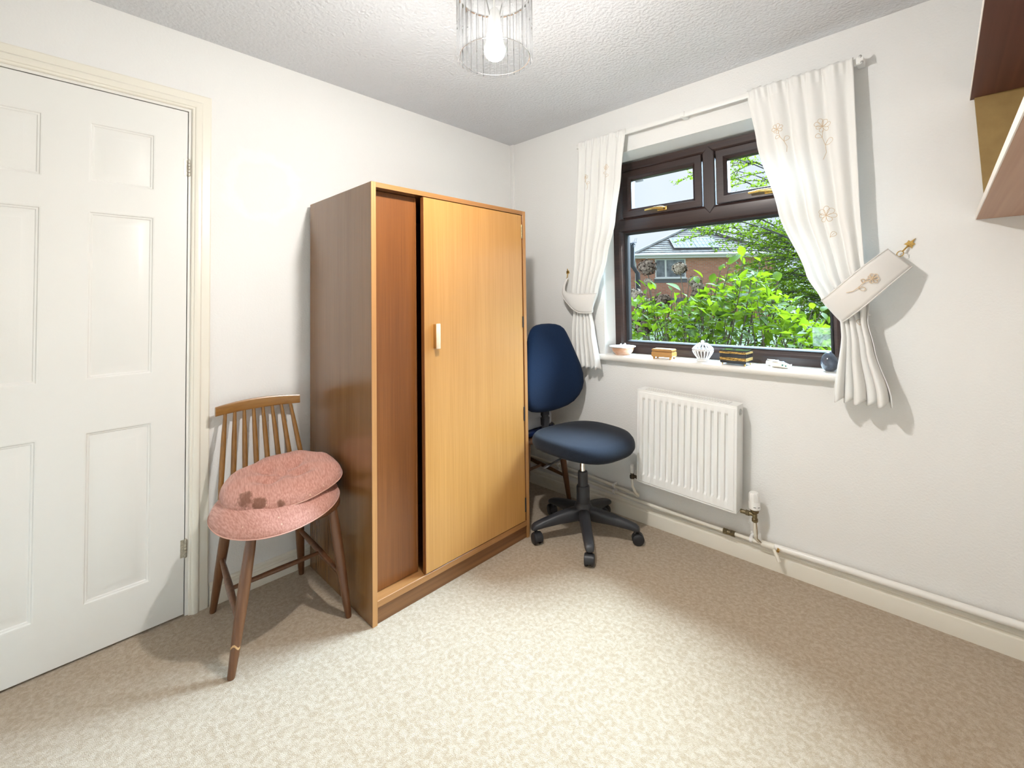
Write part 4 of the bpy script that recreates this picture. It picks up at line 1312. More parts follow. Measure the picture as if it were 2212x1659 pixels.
def band(name, label, top, bot, ys, emb=None, loc=(0, 0, 0)):
    """tieback band: top and bottom edges as (x,z), y for each"""
    mb = MB()
    n = len(top)
    def cr(P, t):
        i = min(int(t), len(P) - 2); f_ = t - i
        p0, p1, p2, p3 = P[max(i - 1, 0)], P[i], P[i + 1], P[min(i + 2, len(P) - 1)]
        return tuple(0.5 * ((2 * b) + (-a + c) * f_ + (2 * a - 5 * b + 4 * c - d) * f_ ** 2 + (-a + 3 * b - 3 * c + d) * f_ ** 3) for a, b, c, d in zip(p0, p1, p2, p3))
    T3 = [(x, y, z) for (x, z), y in zip(top, ys)]; B3 = [(x, y, z) for (x, z), y in zip(bot, ys)]
    M_ = (n - 1) * 8
    vs, fs = [], []
    for i in range(M_ + 1):
        t_ = i / 8
        a, b = Vector(cr(T3, t_)), Vector(cr(B3, t_))
        for k in range(9):
            w = k / 8
            q_ = a.lerp(b, w); q_.y -= 0.006 * math.sin(PI * w)
            vs.append(q_)
    for i in range(M_):
        for k in range(8):
            a = i * 9 + k; fs.append((a, a + 1, a + 10, a + 9))
    mb.add(vs, fs)
    root = thing(name, label, 'tieback', loc, group='curtain tiebacks')
    o = obj('band', mb, TIECL, root, 180, fixn=False)
    sm = o.modifiers.new('solid', 'SOLIDIFY'); sm.thickness = 0.004
    for P in (T3, B3):
        mb = MB(); mb.tube([cr(P, i / 8) for i in range(M_ + 1)], 0.0024, 8); obj('piped_edge', mb, TIECL, root)
    if emb:
        bv = BVHTree.FromPolygons([Vector(v) for v in vs], fs)
        bvs = bv
        embroider(root, type('B', (), {'ray_cast': staticmethod(lambda o_, d_: (lambda h_: (h_[0] + Vector((0, -0.004, 0)) if h_[0] is not None else None,))(bvs.ray_cast(o_, d_)))}), emb, 0.0012)
    return root


band('curtain_tieback', 'wide ivory embroidered tieback slanting across the right curtain to its brass hook',
     [(1.900, 1.215), (1.835, 1.196), (1.808, 1.191), (1.840, 1.216), (1.90, 1.272), (1.96, 1.330), (2.022, 1.386)],
     [(1.960, 1.135), (1.900, 1.112), (1.872, 1.102), (1.905, 1.128), (1.965, 1.184), (2.025, 1.248), (2.088, 1.314)],
     [-0.022, -0.030, -0.068, -0.104, -0.120, -0.105, -0.060],
     [((1.976, 1.272), 0.020, -1.0, 'stem')], (1.95, -0.08, 1.10))
band('curtain_tieback', 'ivory tieback slung round the left curtain beside the chair back',
     [(0.500, 1.345), (0.496, 1.300), (0.520, 1.262), (0.590, 1.247), (0.670, 1.244), (0.738, 1.246), (0.690, 1.252)],
     [(0.484, 1.335), (0.478, 1.285), (0.498, 1.236), (0.556, 1.180), (0.620, 1.136), (0.698, 1.134), (0.680, 1.150)],
     [-0.030, -0.055, -0.085, -0.102, -0.100, -0.078, -0.030], None, (0.6, -0.07, 1.13))


def hook(name, label, p, d, s=1.0):
    root = thing(name, label, 'hook', p, group='brass tieback hooks')
    p = Vector(p)
    d = Vector(d).normalized(); n_ = Vector((0, -1, 0)); sd_ = d.cross(n_)
    mb = MB()      # leaf-shaped back plate
    out = [(0, 0.0), (0.006, 0.004), (0.013, 0.002), (0.010, 0.012), (0.011, 0.020), (0.004, 0.020), (0.0, 0.036)]
    pts2 = out + [(-a, b) for (a, b) in reversed(out[1:-1])]
    f1 = [p + sd_ * a * s + d * b * s + n_ * 0.001 for (a, b) in pts2]; f2 = [p + sd_ * a * s * 0.8 + d * (0.014 + (b - 0.014) * 0.85) * s + n_ * 0.006 for (a, b) in pts2]
    mb.loft([f1, f2], True, True, True)
    obj('leaf_plate', mb, BRASS, root, 25)
    mb = MB()
    q_ = p + n_ * 0.006
    mb.tube([q_ + d * 0.006, q_ - d * 0.008 + n_ * 0.006, q_ - d * 0.022 + n_ * 0.012], [0.003, 0.0028, 0.0025], 10)
    c_ = q_ - d * 0.032 + n_ * 0.014
    mb.tube([c_ + (d * math.cos(R(t_)) + (sd_ * 0.85 + n_ * 0.5).normalized() * math.sin(R(t_))) * 0.011 for t_ in range(0, 361, 20)], 0.0016, 8, False)
    obj('hook_ring', mb, BRASS, root)


hook('tieback_hook', 'brass leaf-shaped hook on the wall right of the right curtain', (2.074, 0.0, 1.392), (0.62, 0, 0.78), 1.15)
hook('tieback_hook', 'brass leaf-shaped hook on the wall beside the left curtain', (0.482, 0.0, 1.372), (-0.15, 0, 0.98), 1.0)

# ------------------------------------------------------------------ wall shelves at the right
sh = thing('wall_shelf', 'two-board wooden wall shelf on the right wall meeting the window wall', 'shelf', (2.39, -0.9, 1.47))
SXF, SYE = 2.2555, -1.85
mb = MB(); mb.bbox(SXF + 0.0025, X1 - 0.001, SYE, -0.001, 1.471, 1.490, 0.0006, 1)
b_ = obj('lower_board', mb, W_SHELF, sh)
mb = MB(); mb.bbox(SXF, SXF + 0.0025, SYE, -0.001, 1.471, 1.490, 0.0004, 1)
obj('pale_edging', mb, W_SHELF_E, b_)
mb = MB(); mb.bbox(SXF + 0.0015, X1 - 0.001, SYE, -0.001, 1.896, 1.914, 0.0006, 1)
b_ = obj('upper_board', mb, W_SHELF_D, sh)
mb = MB(); mb.bbox(SXF, SXF + 0.0015, SYE, -0.001, 1.896, 1.914, 0.0004, 1)
obj('pale_edging', mb, W_SHELF_E, b_)
for ye in (-0.019, SYE + 0.001):
    mb = MB()
    q4 = [(2.267, 1.896), (X1 - 0.001, 1.896), (X1 - 0.001, 1.490), (2.281, 1.490)]
    mb.loft([[(a, ye, b) for (a, b) in q4], [(a, ye + 0.018, b) for (a, b) in q4]], True, True, True)
    obj('end_panel', mb, W_MUST, sh)

# ------------------------------------------------------------------ ornaments on the sill
ZS = 0.893
# 1 terracotta bowl with white rim, holding small shells
bw = thing('pottery_bowl', 'terracotta bowl with wide white rim at the left end of the sill', 'bowl', (0.835, 0.030, ZS))
TERR = mat('terracotta_glaze', (0.62, 0.30, 0.15), 0.3, col2=(0.78, 0.55, 0.42), nscale=14, stretch=(1, 1, 3), coat=0.3)
GLZ = mat('white_glaze', (0.84, 0.82, 0.79), 0.2, coat=0.3)
mb = MB(); mb.lathe([(0.001, ZS), (0.040, ZS), (0.043, ZS + 0.004), (0.056, ZS + 0.018), (0.062, ZS + 0.034), (0.063, ZS + 0.042)], (0.835, 0.030, 0), 40)
obj('bowl_body', mb, TERR, bw)
mb = MB(); mb.lathe([(0.063, ZS + 0.041), (0.073, ZS + 0.045), (0.074, ZS + 0.048), (0.070, ZS + 0.0495), (0.059, ZS + 0.045), (0.050, ZS + 0.030), (0.030, ZS + 0.024), (0.001, ZS + 0.023)], (0.835, 0.030, 0), 40)
obj('white_rim', mb, GLZ, bw)
SHELLM = mat('white_shell', (0.80, 0.77, 0.72), 0.5, col2=(0.45, 0.42, 0.40), nscale=60, ramp=(0.5, 0.75))
for k, (dx, dy, rr, hh) in enumerate(((-0.012, -0.008, 0.016, 0.030), (0.016, 0.000, 0.015, 0.032), (0.000, 0.020, 0.017, 0.024), (-0.030, 0.010, 0.014, 0.020), (0.032, 0.016, 0.013, 0.020))):
    mb = MB(); prf = []
    for j in range(9):
        t_ = j / 8
        prf.append((rr * (1 - t_) ** 0.7 * (1 + 0.12 * math.sin(26 * t_)) + 0.0006, ZS + 0.034 + hh * t_))
    mb.lathe(prf, (0.835 + dx, 0.030 + dy, 0), 14)
    mb.v = [(x + 0.25 * (z - ZS - 0.034) * math.cos(k * 2.1), y + 0.25 * (z - ZS - 0.034) * math.sin(k * 2.1), z) for (x, y, z) in mb.v]
    tag(obj('sea_shell', mb, SHELLM, None, 50), 'small white shell piled in the terracotta bowl', 'shell', 'shells in the terracotta bowl')


def rotbox(cx, cy, ang, hx, hy, za, zb, bev=0.002, bulge=0.0):
    bmx = bmesh.new(); bmesh.ops.create_cube(bmx, size=1)
    bmesh.ops.bevel(bmx, geom=bmx.edges[:], offset=0.0001, segments=1, affect='EDGES') if False else None
    for v in bmx.verts: v.co = Vector((v.co.x * hx * 2, v.co.y * hy * 2, za + (v.co.z + 0.5) * (zb - za)))
    if bulge:
        bmesh.ops.subdivide_edges(bmx, edges=[e for e in bmx.edges if abs(e.verts[0].co.z - e.verts[1].co.z) > 1e-6], cuts=4)
        for v in bmx.verts:
            t_ = (v.co.z - za) / (zb - za); k = 1 + bulge * math.sin(PI * t_)
            v.co.x *= k; v.co.y *= k
    bmesh.ops.bevel(bmx, geom=[e for e in bmx.edges if e.calc_face_angle(0) > 0.7], offset=bev, segments=2, affect='EDGES')
    mbx = MB()
    return mbx.bm(bmx, Matrix.Translation((cx, cy, 0)) @ Matrix.Rotation(ang, 4, 'Z'))


# 2 small wooden casket
bxx, byy, ba = 1.098, -0.002, R(4)
wb_ = thing('wooden_box', 'small light-brown wooden box with bun feet beside the terracotta bowl', 'box', (bxx, byy, ZS))
WBOX = wood('honey_box_wood', (0.42, 0.20, 0.05), (0.55, 0.30, 0.09), 0.25, 0.5, fine=120, along='x')
obj('box_body', rotbox(bxx, byy, ba, 0.053, 0.034, ZS + 0.011, ZS + 0.038, 0.0015, 0.05), WBOX, wb_)
lid = obj('lid', rotbox(bxx, byy, ba, 0.054, 0.035, ZS + 0.040, ZS + 0.052, 0.003), WBOX, wb_)
obj('lid_inlay', rotbox(bxx, byy, ba, 0.045, 0.027, ZS + 0.0515, ZS + 0.0530, 0.0005), mat('glossy_inlay', (0.62, 0.42, 0.22), 0.12, coat=0.6), lid)
for (u, v) in ((-0.044, -0.026), (0.044, -0.026), (-0.044, 0.026), (0.044, 0.026)):
    mb = MB(); mb.lathe([(0.005, ZS), (0.0065, ZS + 0.003), (0.0068, ZS + 0.008), (0.006, ZS + 0.012)], (bxx + u * math.cos(ba) - v * math.sin(ba), byy + u * math.sin(ba) + v * math.cos(ba), 0), 14)
    obj('foot', mb, WBOX, wb_)
# 3 pierced white pot
px_, py_ = 1.289, 0.028
pp = thing('pierced_pot', 'white pierced ceramic pot with domed lid in the middle of the sill', 'pot', (px_, py_, ZS))
PORC = mat('white_porcelain', (0.84, 0.82, 0.80), 0.18, coat=0.4)
mb = MB(); mb.lathe([(0.001, ZS), (0.030, ZS), (0.033, ZS + 0.003), (0.030, ZS + 0.006), (0.022, ZS + 0.011), (0.024, ZS + 0.016)], (px_, py_, 0), 36)
obj('foot_ring', mb, PORC, pp)


def bowlr(z): return 0.024 + 0.022 * math.sin(min(1, (z - ZS - 0.014) / 0.042) * PI / 2)


NSL = 18
for k in range(NSL):
    a = 2 * PI * k / NSL
    mb = MB()
    pts_ = [(px_ + bowlr(z) * math.cos(a), py_ + bowlr(z) * math.sin(a), z) for z in [ZS + 0.015 + 0.040 * j / 6 for j in range(7)]]
    mb.tube(pts_, [0.0042, 0.0030, 0.0027, 0.0028, 0.0031, 0.0040, 0.0052], 8)
    obj('rib', mb, PORC, pp)
mb = MB(); mb.lathe([(0.042, ZS + 0.052), (0.047, ZS + 0.053), (0.0485, ZS + 0.058), (0.047, ZS + 0.063), (0.043, ZS + 0.064), (0.042, ZS + 0.058)], (px_, py_, 0), 36)
rim = obj('beaded_rim', mb, PORC, pp)
mb = MB()
for k in range(30):
    a = 2 * PI * k / 30
    bmx = bmesh.new(); bmesh.ops.create_icosphere(bmx, subdivisions=1, radius=0.0032)
    mb.bm(bmx, Matrix.Translation((px_ + 0.0485 * math.cos(a), py_ + 0.0485 * math.sin(a), ZS + 0.0605)))
obj('rim_beads', mb, mat('grey_glaze_beads', (0.55, 0.50, 0.50), 0.3), rim)
mb = MB(); mb.lathe([(0.018, ZS + 0.0875), (0.0145, ZS + 0.090), (0.008, ZS + 0.093)], (px_, py_, 0), 24)
lidp = obj('lid', mb, PORC, pp)
for k in range(16):
    a = 2 * PI * k / 16
    mb = MB(); mb.tube([(px_ + r * math.cos(a), py_ + r * math.sin(a), z) for (r, z) in ((0.045, ZS + 0.064), (0.038, ZS + 0.072), (0.028, ZS + 0.081), (0.016, ZS + 0.0895))], [0.0042, 0.0032, 0.0026, 0.003], 8)
    obj('lid_rib', mb, PORC, lidp)
mb = MB(); mb.lathe([(0.006, ZS + 0.092), (0.0085, ZS + 0.096), (0.0085, ZS + 0.101), (0.005, ZS + 0.1045), (0.0005, ZS + 0.105)], (px_, py_, 0), 20)
obj('knob', mb, PORC, lidp)
mb = MB(); mb.lathe([(0.001, ZS + 0.018), (0.020, ZS + 0.018), (0.034, ZS + 0.036), (0.037, ZS + 0.058)], (px_, py_, 0), 24)
obj('inner_shade_sheet', mb, mat('painted_inner_shade', (0.25, 0.20, 0.18), 0.8), pp)  # added dark insert; its colour stands for shade seen through the piercings
# 4 black lacquer box with gold bands
lx_, ly_, la = 1.452, 0.006, R(-3)
lb = thing('lacquer_box', 'black lacquer box with gold patterned bands and brass feet on the sill', 'box', (lx_, ly_, ZS))
LACQ = mat('black_lacquer', (0.010, 0.010, 0.013), 0.08, coat=0.8)


def gold_band():
    m = mat('gold_basket_pattern', (0.70, 0.42, 0.10), 0.35, metal=0.4)
    n, l = m.node_tree.nodes, m.node_tree.links
    b = n['Principled BSDF']
    tc = n.new('ShaderNodeTexCoord'); ck = n.new('ShaderNodeTexChecker'); ck.inputs['Scale'].default_value = 220
    mp = n.new('ShaderNodeMapping'); mp.inputs['Rotation'].default_value = (R(45), R(45), R(20))
    ck.inputs['Color1'].default_value = (0.80, 0.52, 0.15, 1); ck.inputs['Color2'].default_value = (0.10, 0.05, 0.012, 1)
    l.new(tc.outputs['Object'], mp.inputs['Vector']); l.new(mp.outputs['Vector'], ck.inputs['Vector']); l.new(ck.outputs['Color'], b.inputs['Base Color'])
    return m


GBAND = gold_band()
obj('box_body', rotbox(lx_, ly_, la, 0.058, 0.043, ZS + 0.009, ZS + 0.050, 0.0012), LACQ, lb)
lidb = obj('lid', rotbox(lx_, ly_, la, 0.059, 0.044, ZS + 0.0508, ZS + 0.070, 0.0015), LACQ, lb)
obj('gold_band', rotbox(lx_, ly_, la, 0.0595, 0.0445, ZS + 0.054, ZS + 0.0635, 0.0004), GBAND, lidb)
obj('gold_band', rotbox(lx_, ly_, la, 0.0586, 0.0436, ZS + 0.022, ZS + 0.036, 0.0004), GBAND, lb)
for (u, v) in ((-0.050, -0.036), (0.050, -0.036), (-0.050, 0.036), (0.050, 0.036)):
    q_ = (lx_ + u * math.cos(la) - v * math.sin(la), ly_ + u * math.sin(la) + v * math.cos(la), 0)
    mb = MB(); mb.lathe([(0.0025, ZS), (0.0032, ZS + 0.004), (0.0055, ZS + 0.010)], q_, 10)
    obj('foot', mb, BRASS, lb)


# 5 pair of little clogs
def clog(name, label, c, ang, s, dots=True):
    root = thing(name, label, 'ornament', c, (0, 0, ang), 'pair of ceramic clogs')
    m = mat('ivory_ceramic', (0.80, 0.74, 0.66), 0.22, coat=0.4)
    secs = [(-0.046, 0.004, 0.014, 0.016), (-0.040, 0.013, 0.002, 0.026), (-0.022, 0.0165, 0.0, 0.030), (-0.004, 0.0155, 0.0015, 0.031), (0.010, 0.0180, 0.0, 0.031), (0.026, 0.0190, 0.0, 0.025), (0.038, 0.0130, 0.002, 0.021), (0.047, 0.006, 0.010, 0.022), (0.052, 0.0015, 0.019, 0.024)]
    lps = []
    for (x, w, zb, zt) in secs:
        lps.append([(x * s, u * s, ((zb + zt) / 2 + v) * s) for (u, v) in superpts(w, (zt - zb) / 2, 18, 2.4)])
    mb = MB(); mb.loft(lps, True, True, True)
    obj('clog_body', mb, m, root, 60, local=True)
    mb = MB(); mb.lathe([(0.0118 * s, 0.0), (0.0128 * s, 0.0018 * s), (0.0105 * s, 0.0022 * s), (0.0095 * s, -0.001 * s), (0.001, -0.001 * s)], (0, 0, 0), 20)
    mb.v = [(-0.020 * s + x * 1.55, y * 0.95, 0.0296 * s + z) for (x, y, z) in mb.v]
    obj('opening', mb, mat('clog_inside', (0.35, 0.30, 0.27), 0.5), root, 40, local=True)
    for k, (x, y, z, r, cc) in enumerate(((0.018, -0.0175, 0.016, 0.0045, (0.03, 0.22, 0.18)), (0.031, -0.0160, 0.014, 0.0040, (0.03, 0.22, 0.18)), (0.012, 0.002, 0.0305, 0.006, (0.18, 0.27, 0.42)), (0.020, -0.004, 0.0280, 0.004, (0.18, 0.27, 0.42)))):
        mb = MB(); bmx = bmesh.new(); bmesh.ops.create_icosphere(bmx, subdivisions=2, radius=r * s)
        for v in bmx.verts: v.co = Vector((v.co.x, v.co.y * (0.35 if k < 2 else 0.8), v.co.z * (1.0 if k < 2 else 0.3)))
        mb.bm(bmx, Matrix.Translation((x * s, y * s, z * s)))
        obj('painted_petal', mb, mat('teal_paint' if k < 2 else 'blue_paint', cc, 0.25), root, 60, local=True)
    return root


clog('ceramic_clog', 'front ivory ceramic clog with blue and green decoration on the sill', (1.634, 0.012, ZS), R(-12), 0.92)
clog('ceramic_clog', 'rear ivory ceramic clog half hidden behind its partner', (1.604, 0.052, ZS), R(-20), 0.92)
# 6 polished stone egg
mb = MB()
prf = []
for j in range(25):
    t_ = PI * j / 24
    z = -math.cos(t_) * 0.042; r = 0.0315 * math.sin(t_) * (1 - 0.13 * (z / 0.042))
    if z < -0.0395: z = -0.0395
    prf.append((max(r, 0.0002), ZS + 0.0395 + z))
mb.lathe(prf, (1.812, 0.034, 0), 40)
tag(obj('stone_egg', mb, mat('polished_dark_stone', (0.018, 0.022, 0.032), 0.06, col2=(0.10, 0.12, 0.16), nscale=18, coat=0.6), None, 60), 'polished dark blue-grey stone egg at the right end of the sill', 'stone egg')

#GARDEN
# ------------------------------------------------------------------ outdoors
GRASS = mat('garden_grass', (0.02, 0.034, 0.009), 0.95, spec=0.1, col2=(0.035, 0.04, 0.014), nscale=3)
mb = MB()
gv, gf = [], []
GX = [-60 + 4 * i for i in range(31)]; GY = [0.28, 1, 2, 4, 7, 10, 14, 18, 24, 30, 40, 60, 90]
for y in GY:
    for x in GX: gv.append((x, y, -0.25 + 0.03 * max(0, y - 6)))
for j in range(len(GY) - 1):
    for i in range(len(GX) - 1):
        a = j * len(GX) + i; gf.append((a, a + 1, a + len(GX) + 1, a + len(GX)))
mb.add(gv, gf)
struct('garden_ground', mb, GRASS)
# far hillside
mb = MB(); gv, gf = [], []
NX, NY = 40, 14
for j in range(NY + 1):
    for i in range(NX + 1):
        x = -48 + 60 * i / NX; y = 34 + 18 * j / NY
        e = math.sin(PI * i / NX) ** 0.5 * math.sin(PI * min(1, j / NY))
        hz = 4.9 - 0.085 * (x + 30)
        gv.append((x, y, 0.4 + max(0.0, hz) * e + 0.3 * math.sin(x * 1.9 + y) * e))
for j in range(NY):
    for i in range(NX):
        a = j * (NX + 1) + i; gf.append((a, a + 1, a + NX + 2, a + NX + 1))
mb.add(gv, gf)
struct('far_hillside', mb, mat('hill_green', (0.035, 0.045, 0.014), 0.95, spec=0.1, col2=(0.055, 0.055, 0.022), nscale=1.4, bump=0.8, bscale=3, bdist=0.3), 60)

# --- neighbouring house
A0 = Vector((-8.765, 17.74, 0)); eH = Vector((0.737, 0.676, 0)).normalized(); nH = Vector((-eH.y, eH.x, 0))
ZE, ZA, TA, INN, LEN = 3.40, 5.05, 3.64, 2.2, 7.28


def HP(t, d, z): return A0 + eH * t + nH * d + Vector((0, 0, z))


def hbox(mb, t0, t1, d0, d1, z0, z1):
    vs = [HP(t, d, z) for z in (z0, z1) for (t, d) in ((t0, d0), (t1, d0), (t1, d1), (t0, d1))]
    return mb.add(vs, [(0, 3, 2, 1), (4, 5, 6, 7), (0, 1, 5, 4), (1, 2, 6, 5), (2, 3, 7, 6), (3, 0, 4, 7)])


def brick_mat():
    m = mat('red_brick', (0.40, 0.14, 0.08), 0.9)
    n, l = m.node_tree.nodes, m.node_tree.links
    b = n['Principled BSDF']
    tc = n.new('ShaderNodeTexCoord'); br = n.new('ShaderNodeTexBrick')
    mp = n.new('ShaderNodeMapping'); mp.inputs['Rotation'].default_value = (R(90), 0, 0)
    br.inputs['Scale'].default_value = 1.0; br.inputs['Brick Width'].default_value = 0.225; br.inputs['Row Height'].default_value = 0.075
    br.inputs['Mortar Size'].default_value = 0.010
    br.inputs['Color1'].default_value = (0.74, 0.32, 0.21, 1); br.inputs['Color2'].default_value = (0.58, 0.22, 0.14, 1); br.inputs['Mortar'].default_value = (0.5, 0.4, 0.34, 1)
    l.new(tc.outputs['Object'], mp.inputs['Vector']); l.new(mp.outputs['Vector'], br.inputs['Vector']); l.new(br.outputs['Color'], b.inputs['Base Color'])
    return m


house = thing('neighbour_house', 'red brick neighbour house with grey hipped roof and solar panels beyond the garden', 'house', tuple(A0), (0, 0, math.atan2(eH.y, eH.x)))
UPVC = mat('white_upvc', (0.86, 0.86, 0.86), 0.5)
TILEM = mat('grey_roof_tile', (0.14, 0.125, 0.115), 0.85, spec=0.2, col2=(0.20, 0.185, 0.172), nscale=2.2)
mb = MB()
hw0, hw1 = 1.16, 2.67
hz0, hz1 = 2.25, 3.20
mb.holes((0.14, LEN - 0.2), (-1.0, ZE), [(hw0, hw1, hz0, hz1)], lambda t, z: HP(t, 0.28, z))
mb.add([HP(0.14, 0.28, -1), HP(0.14, 8, -1), HP(0.14, 8, ZE), HP(0.14, 0.28, ZE)], [(0, 1, 2, 3)])
mb.add([HP(LEN - 0.2, 0.28, -1), HP(LEN - 0.2, 8, -1), HP(LEN - 0.2, 8, ZE), HP(LEN - 0.2, 0.28, ZE)], [(0, 1, 2, 3)])
obj('brick_wall', mb, brick_mat(), house)
mb = MB(); hbox(mb, hw0 - 0.06, hw1 + 0.06, 0.265, 0.28, hz0 - 0.24, hz0 - 0.03)
obj('grey_soldier_course', mb, mat('grey_brick', (0.22, 0.21, 0.23), 0.9), house)
mb = MB(); hbox(mb, 0.14, LEN - 0.2, 0.268, 0.28, 1.05, 1.25)
obj('grey_brick_band', mb, mat('grey_brick', (0.22, 0.21, 0.23), 0.9), house)
mb = MB()
mb.ring(hw0, hw1, hz0, hz1, [(0, 0.26), (0, 0.34), (0.055, 0.34), (0.055, 0.26), (0, 0.26)], lambda t, z, d: HP(t, d, z))
fr = obj('window_frame', mb, UPVC, house)
tm = hw0 + 0.52
mb = MB(); hbox(mb, tm - 0.045, tm + 0.045, 0.262, 0.34, hz0, hz1); obj('window_mullion', mb, UPVC, fr)
HGL = mat('house_window_glass', (0.10, 0.115, 0.13), 0.04, spec=0.8, col2=(0.30, 0.33, 0.36), nscale=2.5)
for (ta, tb) in ((hw0 + 0.055, tm - 0.045), (tm + 0.045, hw1 - 0.055)):
    mb = MB(); hbox(mb, ta, tb, 0.30, 0.31, hz0 + 0.055, hz1 - 0.055); obj('window_pane', mb, HGL, fr)
mb = MB(); hbox(mb, hw0 - 0.05, hw1 + 0.05, 0.20, 0.29, hz0 - 0.05, hz0); obj('outer_sill', mb, UPVC, house)
mb = MB(); hbox(mb, -0.02, LEN, 0.0, 0.30, ZE - 0.17, ZE - 0.03); obj('fascia_and_soffit', mb, UPVC, house)
mb = MB(); mb.tube([HP(-0.05, -0.05, ZE - 0.02), HP(LEN, -0.05, ZE - 0.02)], 0.062, 10); obj('gutter', mb, UPVC, house)
mb = MB(); mb.tube([HP(0.06, -0.04, ZE - 0.06), HP(0.10, 0.05, ZE - 0.28), HP(0.18, 0.20, ZE - 0.45), HP(0.18, 0.22, -0.8)], 0.035, 10); obj('downpipe', mb, UPVC, house)


def roofp(t, k): return HP(t, INN * k, ZE + (ZA - ZE) * k)


NC = 14
rfl = MB()
rfl.add([roofp(0, 0), roofp(LEN, 0), roofp(TA, 1)], [(0, 1, 2)])
rfl.add([roofp(0, 0), roofp(TA, 1), HP(TA, 8, ZA), HP(0, 8, ZE)], [(0, 1, 2, 3)])
rfl.add([roofp(LEN, 0), roofp(TA, 1), HP(TA, 8, ZA), HP(LEN, 8, ZE)], [(0, 1, 2, 3)])
rfl.v = [tuple(Vector(v) + Vector((0, 0, -0.03))) for v in rfl.v]
roof = obj('roof', rfl, TILEM, house)
upn = (Vector((0, 0, INN)) - nH * (ZA - ZE)).normalized()
rt = random.Random(5)
for c_ in range(NC):
    k0, k1 = c_ / NC, (c_ + 1.15) / NC
    l0, l1 = TA * k0, LEN - (LEN - TA) * k0
    m0, m1 = TA * min(1, k1), LEN - (LEN - TA) * min(1, k1)
    mb = MB()
    n_t = max(1, int((l1 - l0) / 0.34))
    for i in range(n_t):
        a0_, a1_ = l0 + (l1 - l0) * i / n_t + 0.006, l0 + (l1 - l0) * (i + 1) / n_t - 0.006
        b0_, b1_ = max(a0_, m0), min(a1_, m1)
        if b1_ - b0_ < 0.02: b0_, b1_ = (a0_ + a1_) / 2 - 0.02, (a0_ + a1_) / 2 + 0.02
        off = upn * (0.035 + rt.uniform(-0.004, 0.004))
        p = [roofp(a0_, k0) + off, roofp(a1_, k0) + off, roofp(b1_, min(1, k1)) + upn * 0.006, roofp(b0_, min(1, k1)) + upn * 0.006]
        q = [roofp(a0_, k0), roofp(a1_, k0)]
        mb.add(p + q, [(0, 1, 2, 3), (4, 5, 1, 0)])
    obj('tile_course', mb, TILEM, roof, 0)
for (pa, pb) in ((roofp(-0.03, -0.01), roofp(TA, 1.01)), (roofp(LEN, 0), roofp(TA, 1.01))):
    mb = MB(); mb.tube([Vector(pa).lerp(Vector(pb), i / 8) + Vector((0, 0, 0.04)) for i in range(9)], 0.10, 8); obj('hip_ridge', mb, TILEM, roof)
PVM = mat('solar_cell', (0.24, 0.26, 0.28), 0.8, spec=0.0, col2=(0.30, 0.32, 0.34), nscale=3)
for i in range(2):
    t0, t1 = 2.16 + 1.15 * i, 2.16 + 1.15 * i + 1.12
    P = lambda t, k, h: roofp(t, k) + upn * h
    mb = MB()
    mb.loft([[P(t0, .18, .05), P(t1, .18, .05), P(t1, .53, .05), P(t0, .53, .05)], [P(t0, .18, .09), P(t1, .18, .09), P(t1, .53, .09), P(t0, .53, .09)]], True, True, True)
    sp = obj('solar_panel', mb, PVM, roof)
    mb = MB()
    for j in range(7):
        t = t0 + (t1 - t0) * j / 6
        mb.tube([P(t, .18, .093), P(t, .53, .093)], 0.012, 4)
    for j in range(4):
        k = .18 + .35 * j / 3
        mb.tube([P(t0, k, .093), P(t1, k, .093)], 0.010, 4)
    obj('cell_grid', mb, mat('pale_cell_lines', (0.42, 0.43, 0.45), 0.5), sp)
fl = thing('flue_pipe', 'dark bent flue pipe standing left of the neighbour house eaves', 'flue', (-8.40, 17.5, -0.3))
mb = MB(); mb.tube([(-8.645, 17.5, 3.916), (-8.66, 17.5, 2.84), (-8.40, 17.52, 2.46), (-8.38, 17.53, -0.3)], 0.105, 12); obj('pipe', mb, mat('dark_grey_pipe', (0.06, 0.065, 0.075), 0.5), fl)
mb = MB(); mb.lathe([(0.11, 3.86), (0.135, 3.88), (0.135, 3.95), (0.11, 3.96)], (-8.645, 17.5, 0), 14); obj('cowl', mb, mat('dark_grey_pipe', (0.06, 0.065, 0.075), 0.5), fl)
ae = thing('tv_aerial', 'thin metal television aerial beside the dark flue pipe', 'aerial', (-8.86, 17.3, -0.2))
AEM = mat('aerial_metal', (0.25, 0.27, 0.32), 0.4, metal=0.5)
mb = MB(); mb.tube([(-8.86, 17.3, -0.2), (-8.88, 17.3, 3.93)], 0.022, 6); obj('mast', mb, AEM, ae)
mb = MB(); mb.tube([(-9.15, 17.3, 3.92), (-8.30, 17.3, 3.95)], 0.016, 6); obj('boom', mb, AEM, ae)
for i, x in enumerate((-9.1, -8.95, -8.55, -8.45, -8.36)):
    hgt = 0.10 if x < -8.5 else 0.22
    mb = MB(); mb.tube([(x, 17.2, 3.93 - hgt), (x + 0.03, 17.38, 3.94 + hgt)], 0.010, 5); obj('aerial_element', mb, AEM, ae)

